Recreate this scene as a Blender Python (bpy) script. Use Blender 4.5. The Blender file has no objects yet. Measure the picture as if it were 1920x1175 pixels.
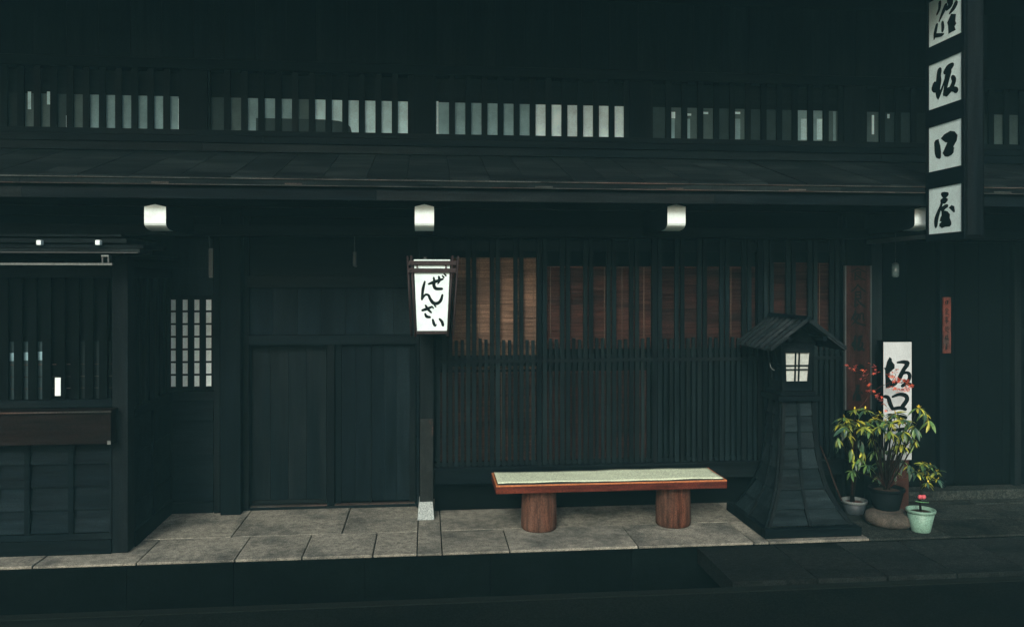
import bpy, bmesh, math, random
from mathutils import Vector, Matrix, Euler
random.seed(7)
S = bpy.context.scene
COL = S.collection
R = math.radians

# ---------------------------------------------------------------- camera, sky, sun, exposure
CAMH, TH, FPX, HZ = 2.30, R(5.87), 1556.0, 530.0
cam_d = bpy.data.cameras.new("camera"); cam = bpy.data.objects.new("camera", cam_d); COL.objects.link(cam)
cam.location = (0, 0, CAMH); cam.rotation_euler = (R(90), 0, -TH)
cam_d.sensor_width = 36; cam_d.lens = 36 * FPX / 1920; cam_d.shift_y = -(587.5 - HZ) / 1920
cam_d.clip_start = 0.05; cam_d.clip_end = 2000
S.camera = cam

SUN_EL, SUN_AZ = R(30), R(17)          # sun stands behind the photographer, a little to the left
w = bpy.data.worlds.new("World"); S.world = w; w.use_nodes = True
nt = w.node_tree; bg = nt.nodes["Background"]
sky = nt.nodes.new("ShaderNodeTexSky"); sky.sky_type = 'NISHITA'; sky.sun_disc = False
sky.sun_elevation = SUN_EL; sky.sun_rotation = math.pi + SUN_AZ
sky.air_density = 1.0; sky.dust_density = 4.0; sky.ozone_density = 1.0
nt.links.new(sky.outputs[0], bg.inputs[0]); bg.inputs[1].default_value = 0.085
sd = bpy.data.lights.new("sun", 'SUN'); sd.energy = 1.2; sd.angle = R(15); sd.color = (1.0, 0.98, 0.94)
sun = bpy.data.objects.new("sun", sd); COL.objects.link(sun); sun.location = (-3, -6, 9)
sun.rotation_euler = Vector((math.sin(SUN_AZ) * math.cos(SUN_EL), math.cos(SUN_AZ) * math.cos(SUN_EL), -math.sin(SUN_EL))).to_track_quat('-Z', 'Y').to_euler()
S.view_settings.view_transform = 'Standard'; S.view_settings.look = 'None'
S.view_settings.gamma = 1; S.view_settings.exposure = 0.8; S.view_settings.use_curve_mapping = False
S.cycles.max_bounces = 6

# ---------------------------------------------------------------- measuring helpers (pixels of the photo -> metres in the place)
def _u(px): return (px - 960.0) / FPX
def _d(px): return math.cos(TH) - _u(px) * math.sin(TH)
def X(px, Y): return Y * (math.sin(TH) + _u(px) * math.cos(TH)) / _d(px)
def Z(py, Y, px=800): return CAMH - (py - HZ) / FPX * Y / _d(px)
def P(px, py, Y): return Vector((X(px, Y), Y, Z(py, Y, px)))

# ---------------------------------------------------------------- materials
def mat_new(name):
    m = bpy.data.materials.new(name); m.use_nodes = True
    return m, m.node_tree.nodes, m.node_tree.links, m.node_tree.nodes['Principled BSDF']

def mat(name, c, rough=0.8, spec=0.3, var=0.35, scale=(8, 8, 8), c2=None, spots=None, bump=0.25, bscale=None,
        rand=0.25, detail=6, metal=0.0, fine=.38, fac2=(0.45, 0.7), s2=3.0, bdist=0.003):
    """colour = base varied by stretched noise, optionally blotches of c2; relief from finer noise"""
    m, N, L, b = mat_new(name)
    tc = N.new('ShaderNodeTexCoord'); oi = N.new('ShaderNodeObjectInfo')
    geo = N.new('ShaderNodeNewGeometry')
    mul = N.new('ShaderNodeVectorMath'); mul.operation = 'SCALE'; mul.inputs[0].default_value = (37.1, 17.3, 91.7)
    L.new(oi.outputs['Random'], mul.inputs['Scale'])
    add = N.new('ShaderNodeVectorMath'); add.operation = 'ADD'
    L.new(geo.outputs['Position'], add.inputs[0]); L.new(mul.outputs[0], add.inputs[1])
    mp = N.new('ShaderNodeMapping'); mp.inputs['Scale'].default_value = scale
    L.new(add.outputs[0], mp.inputs[0])
    n1 = N.new('ShaderNodeTexNoise'); n1.inputs['Scale'].default_value = 1.0; n1.inputs['Detail'].default_value = detail
    n1.inputs['Roughness'].default_value = 0.65; L.new(mp.outputs[0], n1.inputs['Vector'])
    mr = N.new('ShaderNodeMapRange'); mr.inputs[1].default_value = 0.3; mr.inputs[2].default_value = 0.7
    mr.inputs[3].default_value = 1 - var; mr.inputs[4].default_value = 1 + var
    L.new(n1.outputs['Fac'], mr.inputs[0])
    rr = N.new('ShaderNodeMapRange'); rr.inputs[3].default_value = 1 - rand; rr.inputs[4].default_value = 1 + rand
    L.new(oi.outputs['Random'], rr.inputs[0])
    mm = N.new('ShaderNodeMath'); mm.operation = 'MULTIPLY'; L.new(mr.outputs[0], mm.inputs[0]); L.new(rr.outputs[0], mm.inputs[1])
    if fine:                                   # gritty small-scale wear
        nf = N.new('ShaderNodeTexNoise'); nf.inputs['Scale'].default_value = 95; nf.inputs['Detail'].default_value = 3
        nf.inputs['Roughness'].default_value = .8; L.new(add.outputs[0], nf.inputs['Vector'])
        ff = N.new('ShaderNodeMapRange'); ff.inputs[1].default_value = .36; ff.inputs[2].default_value = .64
        ff.inputs[3].default_value = 1 - fine; ff.inputs[4].default_value = 1 + fine
        L.new(nf.outputs['Fac'], ff.inputs[0])
        m2 = N.new('ShaderNodeMath'); m2.operation = 'MULTIPLY'; L.new(mm.outputs[0], m2.inputs[0]); L.new(ff.outputs[0], m2.inputs[1]); mm = m2
    col = N.new('ShaderNodeVectorMath'); col.operation = 'SCALE'
    if c2:
        n2 = N.new('ShaderNodeTexNoise'); n2.inputs['Scale'].default_value = s2; n2.inputs['Detail'].default_value = 5
        n2.inputs['Roughness'].default_value = 0.6
        mp2 = N.new('ShaderNodeMapping'); k = max(scale); mp2.inputs['Scale'].default_value = [max(q / k, .12) for q in scale]
        L.new(add.outputs[0], mp2.inputs[0]); L.new(mp2.outputs[0], n2.inputs['Vector'])
        f = N.new('ShaderNodeMapRange'); f.inputs[1].default_value = fac2[0]; f.inputs[2].default_value = fac2[1]
        L.new(n2.outputs['Fac'], f.inputs[0])
        mx = N.new('ShaderNodeMix'); mx.data_type = 'RGBA'; mx.inputs[6].default_value = (*c, 1); mx.inputs[7].default_value = (*c2, 1)
        L.new(f.outputs[0], mx.inputs[0]); L.new(mx.outputs[2], col.inputs[0])
    else:
        col.inputs[0].default_value = c
    L.new(mm.outputs[0], col.inputs['Scale']); L.new(col.outputs[0], b.inputs['Base Color'])
    b.inputs['Roughness'].default_value = rough; b.inputs['Specular IOR Level'].default_value = spec; b.inputs['Metallic'].default_value = metal
    if bump:
        n3 = N.new('ShaderNodeTexNoise'); n3.inputs['Scale'].default_value = 1.0; n3.inputs['Detail'].default_value = 4
        mp3 = N.new('ShaderNodeMapping'); mp3.inputs['Scale'].default_value = bscale or [q * 4 for q in scale]
        L.new(add.outputs[0], mp3.inputs[0]); L.new(mp3.outputs[0], n3.inputs['Vector'])
        bp = N.new('ShaderNodeBump'); bp.inputs['Strength'].default_value = bump; bp.inputs['Distance'].default_value = bdist
        L.new(n3.outputs['Fac'], bp.inputs['Height']); L.new(bp.outputs[0], b.inputs['Normal'])
    return m

WD = (0.0020, 0.0050, 0.0066)
M = {}
M['wood_v'] = mat('dark stained wood, upright grain', WD, 0.62, 0.035, .45, (22, 22, 1.6), c2=(0.0085, 0.0120, 0.0125), s2=2.2, bscale=(120, 120, 5), bump=.35)
M['wood_h'] = mat('dark stained wood, level grain', WD, 0.62, 0.035, .45, (1.6, 22, 22), c2=(0.0085, 0.0120, 0.0125), s2=2.2, bscale=(5, 120, 120), bump=.35)
M['slat'] = mat('dark lattice slat wood', (0.0038, 0.0082, 0.0098), 0.65, 0.035, .5, (22, 22, 1.6), c2=(0.0075, 0.0128, 0.0135), s2=2.2, bscale=(120, 120, 5), bump=.35, rand=.35)
M['lan_board'] = mat('weathered lantern board', (0.0066, 0.0128, 0.0150), 0.7, 0.04, .55, (2.5, 20, 16), c2=(0.013, 0.0205, 0.0225), s2=2.5, bscale=(8, 90, 90), bump=.5, rand=.3)
M['wood_y'] = mat('dark stained wood, grain running in', WD, 0.65, 0.035, .45, (22, 1.6, 22), bscale=(120, 5, 120), bump=.35)
M['panel'] = mat('weathered dark board', (0.0028, 0.0068, 0.0094), 0.6, 0.035, .5, (9, 9, 1.3), c2=(0.0095, 0.0175, 0.0210), s2=1.9, fac2=(.44, .64), bscale=(90, 90, 6), bump=.35)
M['panel_h'] = mat('weathered dark board, level', (0.0028, 0.0066, 0.0088), 0.66, 0.035, .5, (1.5, 14, 14), c2=(0.0085, 0.0150, 0.0180), s2=1.8, bscale=(6, 90, 90), bump=.4)
M['roofwood'] = mat('weathered roof board', (0.0050, 0.0080, 0.0088), 0.85, 0.035, .5, (2.2, 9, 9), c2=(0.014, 0.0205, 0.0205), s2=2.4, rand=.05, bscale=(10, 80, 80), bump=.4)
M['worn'] = mat('worn pale board edge', (0.036, 0.045, 0.042), 0.85, 0.06, .8, (3, 20, 20), c2=(0.060, 0.038, 0.030), s2=3.0, bump=.3)
M['brownbox'] = mat('brown stained board', (0.0075, 0.0065, 0.0062), 0.8, 0.035, .5, (1.6, 20, 20), c2=(0.016, 0.0100, 0.0088), s2=1.6, bscale=(5, 100, 100))
M['dark'] = mat('darkest timber', (0.0012, 0.0026, 0.0030), 0.85, 0.035, .3, (4, 4, 4))  # one even near-black tone for backing, soffits and recessed boards
M['lanwood'] = mat('lantern frame wood', (0.024, 0.016, 0.016), 0.55, 0.2, .4, (20, 20, 3), bump=.2)
M['white_paint'] = mat('white painted timber end', (0.77, 0.91, 0.88), 0.75, 0.2, .10, (14, 14, 14), rand=.03, fine=.05, bump=.1)
M['paper'] = mat('white lantern paper', (0.72, 0.90, 0.88), 0.8, 0.2,.10, (9, 9, 9), rand=.0, bump=.08, fine=.07)
M['paper2'] = mat('aged window paper', (0.78, 0.92, 0.90), 0.9, 0.1, .12, (14, 14, 14), rand=.08, bump=.05, fine=.12)
M['paper3'] = mat('lantern window paper', (0.46, 0.52, 0.48), 0.9, 0.05, .2, (16, 16, 16), rand=.08, bump=.05, fine=.12)
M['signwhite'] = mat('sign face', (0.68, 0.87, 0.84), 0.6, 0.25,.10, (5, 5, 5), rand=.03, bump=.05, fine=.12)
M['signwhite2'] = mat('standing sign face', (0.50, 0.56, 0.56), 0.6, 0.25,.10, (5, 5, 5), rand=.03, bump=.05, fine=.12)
M['ink'] = mat('black brush ink', (0.003, 0.006, 0.006), 0.6, 0.035, .1, rand=.0, bump=0)
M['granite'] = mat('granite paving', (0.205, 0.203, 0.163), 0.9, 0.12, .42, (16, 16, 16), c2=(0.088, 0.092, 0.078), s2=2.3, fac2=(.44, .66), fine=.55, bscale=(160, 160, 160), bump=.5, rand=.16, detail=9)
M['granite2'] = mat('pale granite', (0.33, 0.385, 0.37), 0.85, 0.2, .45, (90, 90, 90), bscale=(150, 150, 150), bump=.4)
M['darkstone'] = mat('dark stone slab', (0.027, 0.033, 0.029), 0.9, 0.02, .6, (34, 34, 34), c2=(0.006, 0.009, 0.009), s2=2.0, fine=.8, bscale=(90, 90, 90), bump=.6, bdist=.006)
M['coverstone'] = mat('worn dark cover slab', (0.0135, 0.0175, 0.0165), 0.9, 0.02, .6, (12, 70, 12), c2=(0.004, 0.0065, 0.0065), s2=2.5, bscale=(90, 90, 90), bump=.6, fine=.8, bdist=.006)
M['moss'] = mat('damp channel stone', (0.0009, 0.0020, 0.0020), 0.9, 0.02, .4, (14, 14, 14), c2=(0.0020, 0.0042, 0.0040), s2=3.0, bscale=(60, 60, 60), bump=.6, bdist=.006)
M['asphalt'] = mat('asphalt', (0.0062, 0.0090, 0.0078), 0.95, 0.02, .6, (60, 60, 60), c2=(0.0020, 0.0040, 0.0040), fine=.8, s2=.8, bscale=(240, 240, 240), bump=.8, rand=0, detail=9, bdist=.004)
M['asphalt2'] = mat('asphalt patch', (0.0085, 0.0120, 0.0105), 0.95, 0.02, .35, (60, 60, 60), bscale=(240, 240, 240), bump=.8, rand=0, bdist=.004)
M['bench'] = mat('red brown lacquered board', (0.070, 0.016, 0.010), 0.6, 0.08, .6, (3, 30, 30), c2=(0.15, 0.035, 0.016), s2=2.5, bscale=(8, 120, 120), rand=.1)
M['rim'] = mat('worn orange rim', (0.40, 0.135, 0.045), 0.5, 0.4, .3, (3, 30, 30), rand=.08)
M['log'] = mat('debarked log', (0.078, 0.041, 0.028), 0.85, 0.06, .75, (24, 24, 2.4), c2=(0.10, 0.038, 0.022), s2=6.0, bscale=(110, 110, 5), bump=.8, bdist=.006)
M['mat'] = mat('pale woven mat', (0.52, 0.60, 0.43), 0.95, 0.1, .10, (30, 30, 30), bscale=(260, 260, 260), bump=.6)
M['cloth_dark'] = mat('black cloth border', (0.016, 0.022, 0.024), 0.95, 0.1, .2, bump=.2)
M['rust'] = mat('weathered metal sleeve', (0.014, 0.018, 0.017), 0.7, 0.12, .5, (16, 16, 8), c2=(0.105, 0.042, 0.026), s2=7.0, fac2=(.60, .72), bscale=(60, 60, 60))
M['metal'] = mat('dull galvanised metal', (0.13, 0.155, 0.145), 0.6, 0.3, .3, (10, 30, 30), bump=.1)
M['iron'] = mat('grey iron', (0.022, 0.032, 0.032), 0.55, 0.5, .3, (20, 20, 8), bump=.2)
M['redboard'] = mat('red brown sign board', (0.026, 0.0095, 0.0075), 0.8, 0.035, .55, (22, 22, 2), c2=(0.012, 0.008, 0.0075), s2=2.4, bscale=(90, 90, 5))
M['redplaque'] = mat('faded red plaque', (0.12, 0.034, 0.024), 0.7, 0.1, .5, (22, 22, 12), c2=(0.05, 0.035, 0.03), s2=9)
M['pot_green'] = mat('pale green glazed plastic', (0.16, 0.29, 0.22), 0.5, 0.4, .12, (8, 8, 8), bump=.05, rand=.04)
M['pot_grey'] = mat('grey glazed pot', (0.024, 0.036, 0.041), 0.6, 0.4, .2, (8, 8, 8), bump=.1)
M['pot_rim'] = mat('worn pale pot rim', (0.125, 0.155, 0.148), 0.7, 0.4, .2, (8, 8, 8), bump=.1)
M['pot_black'] = mat('black plastic pot', (0.003, 0.006, 0.007), 0.8, 0.05, .2, (8, 8, 8), bump=.1)
M['soil'] = mat('soil', (0.045, 0.032, 0.022), 1, 0.1, .5, (60, 60, 60), bump=.8, bdist=.01)
M['soil_red'] = mat('reddish soil', (0.09, 0.040, 0.030), 1, 0.1, .5, (60, 60, 60), bump=.8, bdist=.01)
M['millstone'] = mat('worn round stone', (0.080, 0.072, 0.058), 0.95, 0.1, .35, (30, 30, 30), c2=(0.045, 0.044, 0.037), s2=5, bscale=(120, 120, 120), bump=.8, bdist=.006)
M['stem'] = mat('brown stem', (0.010, 0.009, 0.007), 0.9, 0.05, .4, (30, 30, 6))
M['twig'] = mat('reddish twig', (0.050, 0.020, 0.016), 0.8, 0.05, .3, (30, 30, 6))
M['twig2'] = mat('brown stick bark', (0.030, 0.018, 0.014), 0.9, 0.05, .4, (30, 30, 6))
M['ribbon'] = mat('pink ribbon', (0.55, 0.10, 0.12), 0.6, 0.3, .2, bump=.1)
M['tag_green'] = mat('green plastic tag', (0.10, 0.28, 0.12), 0.6, 0.3, .2, bump=.1)
M['brownbase'] = mat('terracotta brown box', (0.046, 0.022, 0.016), 0.9, 0.1, .35, (12, 12, 12))
M['glassy'] = mat('clouded glass', (0.07, 0.11, 0.11), 0.25, 0.5, .3, (20, 20, 20), bump=.05)
M['string'] = mat('pale cord', (0.15, 0.115, 0.085), 0.9, 0.1, .2, bump=0)

def leafmat(name, c, c2):
    m = mat(name, c, 0.45, 0.45, .25, (40, 40, 40), c2=c2, s2=14, bump=.15, rand=.3)
    return m
M['leaf_green'] = leafmat('glossy green leaf', (0.065, 0.15, 0.045), (0.12, 0.20, 0.045))
M['leaf_deep'] = leafmat('deep green leaf', (0.022, 0.062, 0.040), (0.045, 0.105, 0.055))
M['leaf_yellow'] = leafmat('yellow green young leaf', (0.46, 0.45, 0.045), (0.24, 0.30, 0.045))
M['leaf_lime'] = leafmat('lime leaf', (0.24, 0.29, 0.040), (0.12, 0.19, 0.04))
M['leaf_gold'] = leafmat('golden bud', (0.72, 0.55, 0.04), (0.60, 0.52, 0.05))
M['leaf_red'] = leafmat('red maple leaf', (0.62, 0.085, 0.045), (0.72, 0.20, 0.06))
M['leaf_redd'] = leafmat('dark red maple leaf', (0.22, 0.030, 0.028), (0.34, 0.07, 0.04))

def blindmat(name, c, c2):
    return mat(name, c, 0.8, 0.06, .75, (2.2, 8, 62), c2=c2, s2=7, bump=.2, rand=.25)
M['blind_pale'] = blindmat('straw bamboo', (0.175, 0.112, 0.076), (0.050, 0.034, 0.028))  # bamboo tone differs from blind to blind, palest at the left
M['blind_low'] = blindmat('dull brown bamboo', (0.092, 0.052, 0.040), (0.034, 0.023, 0.020))
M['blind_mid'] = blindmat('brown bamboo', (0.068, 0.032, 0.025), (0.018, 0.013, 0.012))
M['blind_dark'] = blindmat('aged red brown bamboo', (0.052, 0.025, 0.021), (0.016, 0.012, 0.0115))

def pane_mat(name, c, rough=.5):  # reflected sky and street are put into the upper pane colours
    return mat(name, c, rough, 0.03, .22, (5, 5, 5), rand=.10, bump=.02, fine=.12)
PANE = {k: pane_mat('pane and reflection tone ' + k, v) for k, v in {
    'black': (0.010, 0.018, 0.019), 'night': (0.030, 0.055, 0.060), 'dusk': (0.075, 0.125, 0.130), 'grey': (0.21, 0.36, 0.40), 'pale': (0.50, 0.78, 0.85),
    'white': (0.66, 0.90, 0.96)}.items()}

# ---------------------------------------------------------------- object helpers
WL = {}                                   # world position of every object made here
def _link(o, wloc, parent):
    COL.objects.link(o); WL[o.name] = Vector(wloc)
    if parent is not None:
        o.parent = parent; o.location = Vector(wloc) - WL[parent.name]
    else:
        o.location = wloc
    return o
_cache = {}
def box(name, x0, x1, y0, y1, z0, z1, m, parent=None, bevel=0.0, taper=None):
    dx, dy, dz = abs(x1 - x0) / 2, abs(y1 - y0) / 2, abs(z1 - z0) / 2
    key = (round(dx, 4), round(dy, 4), round(dz, 4), m, bevel)
    if key not in _cache:
        me = bpy.data.meshes.new(name)
        bm = bmesh.new(); bmesh.ops.create_cube(bm, size=2.0)
        for v in bm.verts: v.co = Vector((v.co.x * dx, v.co.y * dy, v.co.z * dz))
        if bevel: bmesh.ops.bevel(bm, geom=list(bm.edges), offset=bevel, segments=2, affect='EDGES', profile=.6)
        bm.to_mesh(me); bm.free(); me.materials.append(M[m] if m in M else PANE[m]); _cache[key] = me
    o = bpy.data.objects.new(name, _cache[key])
    return _link(o, ((x0 + x1) / 2, (y0 + y1) / 2, (z0 + z1) / 2), parent)

def mesh(name, verts, faces, m, parent=None, smooth=False, mats=None, idx=None):
    vs = [Vector(v) for v in verts]
    lo = Vector([min(v[i] for v in vs) for i in range(3)]); hi = Vector([max(v[i] for v in vs) for i in range(3)])
    c = Vector(((lo.x + hi.x) / 2, (lo.y + hi.y) / 2, lo.z))
    me = bpy.data.meshes.new(name); me.from_pydata([v - c for v in vs], [], faces)
    for q in ([m] + (mats or [])): me.materials.append(M[q] if q in M else PANE[q])
    if idx:
        for f, i in zip(me.polygons, idx): f.material_index = i
    if smooth:
        for f in me.polygons: f.use_smooth = True
    bm = bmesh.new(); bm.from_mesh(me); bmesh.ops.recalc_face_normals(bm, faces=bm.faces[:]); bm.to_mesh(me); bm.free()
    o = bpy.data.objects.new(name, me)
    return _link(o, c, parent)

def prism(name, poly, axis, a, b, m, parent=None):
    """poly: 2D outline; axis 'x' -> (y,z) extruded along x, 'y' -> (x,z) along y, 'z' -> (x,y) along z"""
    f = {'x': lambda p, t: (t, p[0], p[1]), 'y': lambda p, t: (p[0], t, p[1]), 'z': lambda p, t: (p[0], p[1], t)}[axis]
    n = len(poly); vs = [f(p, a) for p in poly] + [f(p, b) for p in poly]
    fs = [list(range(n))[::-1], list(range(n, 2 * n))] + [[i, (i + 1) % n, n + (i + 1) % n, n + i] for i in range(n)]
    return mesh(name, vs, fs, m, parent)

def tube_geo(pts, rads, seg=8, cap=True):
    vs, fs = [], []; n = len(pts); pts = [Vector(p) for p in pts]
    for i, p in enumerate(pts):
        t = (pts[min(i + 1, n - 1)] - pts[max(i - 1, 0)]).normalized()
        a = t.cross(Vector((0, 1, 0.13))).normalized(); b = t.cross(a)
        r = rads[i] if isinstance(rads, (list, tuple)) else rads
        for k in range(seg):
            an = 2 * math.pi * k / seg; vs.append(p + (a * math.cos(an) + b * math.sin(an)) * r)
    for i in range(n - 1):
        for k in range(seg):
            fs.append([i * seg + k, i * seg + (k + 1) % seg, (i + 1) * seg + (k + 1) % seg, (i + 1) * seg + k])
    if cap: fs += [list(range(seg))[::-1], list(range((n - 1) * seg, n * seg))]
    return vs, fs
def tube(name, pts, rads, m, parent=None, seg=8):
    vs, fs = tube_geo(pts, rads, seg); return mesh(name, vs, fs, m, parent, True)
def join_geo(parts):
    V, F = [], []
    for vs, fs in parts:
        o = len(V); V += list(vs); F += [[i + o for i in f] for f in fs]
    return V, F
def box_geo(x0, x1, y0, y1, z0, z1):
    vs = [(x, y, z) for z in (z0, z1) for y in (y0, y1) for x in (x0, x1)]
    return vs, [[0, 1, 3, 2], [4, 6, 7, 5], [0, 4, 5, 1], [2, 3, 7, 6], [0, 2, 6, 4], [1, 5, 7, 3]]
def lathe(name, cx, cy, prof, m, parent=None, seg=32, wob=0.0, sy=1.0, mats=None, idxf=None):
    """prof: (radius, z) from bottom inside outward"""
    vs, fs, ids = [], [], []
    for i, (r, z) in enumerate(prof):
        for k in range(seg):
            a = 2 * math.pi * k / seg
            rr = r * (1 + wob * (math.sin(a * 2 + 1) + .5 * math.sin(a * 5 + z * 3) + .35 * math.sin(a * 11)))
            vs.append((cx + rr * math.cos(a), cy + rr * math.sin(a) * sy, z))
    for i in range(len(prof) - 1):
        for k in range(seg):
            fs.append([i * seg + k, i * seg + (k + 1) % seg, (i + 1) * seg + (k + 1) % seg, (i + 1) * seg + k]); ids.append(idxf(i) if idxf else 0)
    if prof[0][0] > 1e-4: fs.append(list(range(seg))[::-1]); ids.append(0)
    if prof[-1][0] > 1e-4: fs.append(list(range((len(prof) - 1) * seg, len(prof) * seg))); ids.append(0)
    return mesh(name, vs, fs, m, parent, True, mats, ids)

def tag(o, label, cat, group=None):
    o['label'] = label; o['category'] = cat
    if group: o['group'] = group
    return o
def thing(name, loc, label, cat, group=None):
    o = bpy.data.objects.new(name, None); o.empty_display_size = .1; _link(o, loc, None); return tag(o, label, cat, group)
def struct(o, kind='structure'): o['kind'] = kind; return o

# ---------------------------------------------------------------- lettering: brush strokes as thin raised ink
def ribbon(pts, k=5):
    """smooth (x,y,w) through the points, returns polygon in 2D"""
    P2 = []
    n = len(pts)
    for i in range(n - 1):
        p0, p1, p2, p3 = pts[max(i - 1, 0)], pts[i], pts[i + 1], pts[min(i + 2, n - 1)]
        for j in range(k):
            t = j / k
            P2.append([0.5 * ((2 * b) + (-a + c) * t + (2 * a - 5 * b + 4 * c - d) * t * t + (-a + 3 * b - 3 * c + d) * t ** 3) for a, b, c, d in zip(p0, p1, p2, p3)])
    P2.append(list(pts[-1]))
    vs, fs = [], []
    m = len(P2)
    for i, (x, y, w_) in enumerate(P2):
        a, b = P2[max(i - 1, 0)], P2[min(i + 1, m - 1)]
        tx, ty = b[0] - a[0], b[1] - a[1]; l = math.hypot(tx, ty) or 1; nx, ny = -ty / l, tx / l
        w_ = abs(w_) / 2
        vs += [(x + nx * w_, y + ny * w_), (x - nx * w_, y - ny * w_)]
    for i in range(m - 1): fs.append([2 * i, 2 * i + 1, 2 * i + 3, 2 * i + 2])
    for (i, s) in ((0, -1), (m - 1, 1)):           # rounded ends
        x, y, w_ = P2[i]; r = abs(w_) / 2; j = i + s * -1
        dx, dy = x - P2[j][0], y - P2[j][1]; l = math.hypot(dx, dy) or 1; a0 = math.atan2(dy, dx)
        o = len(vs); cc = [(x + r * math.cos(a0 + q) * .9, y + r * math.sin(a0 + q) * .9) for q in [math.pi / 2 - math.pi * h / 6 for h in range(7)]]
        vs += cc; fs.append(list(range(o, o + 7)))
    return vs, fs
def glyph(strokes, fn):
    """fn maps (x,y) drawing coordinates to world; every stroke lifted a hair above the one before"""
    V, F = [], []
    for i, s in enumerate(strokes):
        if len(s[0]) == 2: vs, fs = list(s), [list(range(len(s)))]
        else: vs, fs = ribbon(s)
        o = len(V); V += [fn(x, y, i * 0.00012) for x, y in vs]; F += [[q + o for q in f] for f in fs]
    return V, F
def quad_unit(q):
    """inverse bilinear: photo-zoom coordinates in quad TL,TR,BR,BL -> unit square"""
    (ax, ay), (bx, by), (cx, cy), (dx, dy) = q
    def f(x, y):
        s = t = .5
        for _ in range(12):
            px = ax * (1 - s) * (1 - t) + bx * s * (1 - t) + cx * s * t + dx * (1 - s) * t
            py = ay * (1 - s) * (1 - t) + by * s * (1 - t) + cy * s * t + dy * (1 - s) * t
            jx_s = (bx - ax) * (1 - t) + (cx - dx) * t; jx_t = (dx - ax) * (1 - s) + (cx - bx) * s
            jy_s = (by - ay) * (1 - t) + (cy - dy) * t; jy_t = (dy - ay) * (1 - s) + (cy - by) * s
            det = jx_s * jy_t - jx_t * jy_s; ex, ey = x - px, y - py
            s += (ex * jy_t - ey * jx_t) / det; t += (jx_s * ey - jy_s * ex) / det
        return s, t
    return f
def norm_strokes(strokes, q, scale_w):
    f = quad_unit(q); out = []
    for s in strokes:
        out.append([(*f(p[0], p[1]), p[2] * scale_w) if len(p) == 3 else f(p[0], p[1]) for p in s])
    return out
Q2 = [(100, 350), (705, 55), (712, 925), (110, 1170)]
SAKA = [[(305, 420, 95), (290, 520, 90), (290, 620, 110), (275, 750, 100), (285, 890, 80), (285, 945, 25)],
        [(215, 670, 70), (195, 760, 80), (230, 800, 60)], [(290, 900, 60), (350, 760, 40), (415, 560, 30)],
        [(535, 310, 80), (470, 370, 110), (410, 440, 80)], [(480, 420, 110), (450, 540, 105), (425, 700, 75), (400, 850, 60)],
        [(545, 530, 70), (570, 570, 80), (560, 640, 80), (510, 750, 80), (440, 850, 70)], [(460, 760, 60), (560, 745, 70), (615, 765, 85)]]
Q3 = [(105, 325), (712, 80), (725, 950), (130, 1130)]
KUCHI = [[(300, 505), (305, 540), (335, 630), (350, 740), (350, 840), (320, 870), (260, 850), (235, 790), (225, 720), (215, 580), (240, 530)],
         [(340, 490), (400, 410), (510, 335), (590, 340), (640, 400), (630, 500), (570, 620), (585, 640), (575, 730), (540, 775), (480, 812), (420, 812), (378, 755), (460, 555), (420, 550), (360, 510)]]
Q4 = [(110, 220), (735, 65), (735, 950), (135, 1045)]
YA = [[(375, 290, 60), (420, 305, 90), (470, 285, 60)], [(365, 415, 60), (420, 405, 90), (460, 390, 50)],
      [(375, 430, 50), (350, 520, 50), (305, 640, 65), (270, 760, 80), (265, 870, 65), (265, 920, 15)], [(380, 570, 70), (430, 520, 60), (470, 500, 50)],
      [(500, 530), (550, 480), (600, 500), (615, 600), (590, 612)],
      [(365, 590), (430, 590), (480, 600), (525, 650), (520, 720), (550, 790), (550, 840), (520, 875), (440, 885), (380, 915), (330, 885), (330, 840), (370, 800), (335, 785), (350, 720), (370, 680)]]
Q1 = [(115, 85), (815, -350), (825, 695), (130, 1085)]
TOKO = [[(700, 60, 90), (650, 170, 80), (570, 290, 40)], [(600, 300), (700, 300), (690, 450), (710, 510), (675, 570), (700, 650), (610, 700), (550, 745), (540, 560), (520, 500)],
        [(420, 500, 60), (430, 600, 70), (425, 680, 60)], [(300, 560, 60), (265, 740, 70), (245, 880, 30)], [(270, 800, 70), (400, 775, 55), (450, 750, 25)],
        [(490, 120, 80), (430, 270, 70), (350, 480, 30)], [(560, -20, 120), (590, 80, 110), (510, 200, 60)], [(360, 60, 70), (350, 200, 60), (300, 330, 40)], [(640, -60, 70), (720, -60, 80)]]
G_SAKA = norm_strokes(SAKA, Q2, 1 / 640); G_KUCHI = norm_strokes(KUCHI, Q3, 1 / 640)
G_YA = norm_strokes(YA, Q4, 1 / 640); G_TOKO = norm_strokes(TOKO, Q1, 1 / 750)
G_SHOKU = [[(.5, .05, .08), (.3, .22, .08), (.08, .34, .05)], [(.5, .08, .06), (.7, .22, .08), (.95, .34, .07)], [(.35, .36, .07), (.66, .34, .07)], [(.33, .38, .08), (.32, .7, .09), (.3, .95, .08)],
           [(.64, .34, .08), (.66, .62, .08)], [(.34, .48, .05), (.64, .48, .05)], [(.34, .62, .06), (.64, .62, .06)], [(.3, .95, .06), (.5, .86, .08)], [(.45, .66, .07), (.65, .82, .09), (.92, .95, .09)]]
G_JI = [[(.1, .14, .07), (.9, .12, .07)], [(.3, .24, .06), (.7, .24, .06), (.7, .38, .06), (.3, .38, .06), (.3, .24, .06)], [(.25, .5, .06), (.75, .49, .06), (.74, .72, .07)], [(.06, .61, .06), (.94, .6, .07)],
        [(.25, .74, .06), (.74, .73, .06)], [(.5, .02, .08), (.51, .5, .08), (.5, .93, .09), (.38, .9, .05)]]
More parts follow.
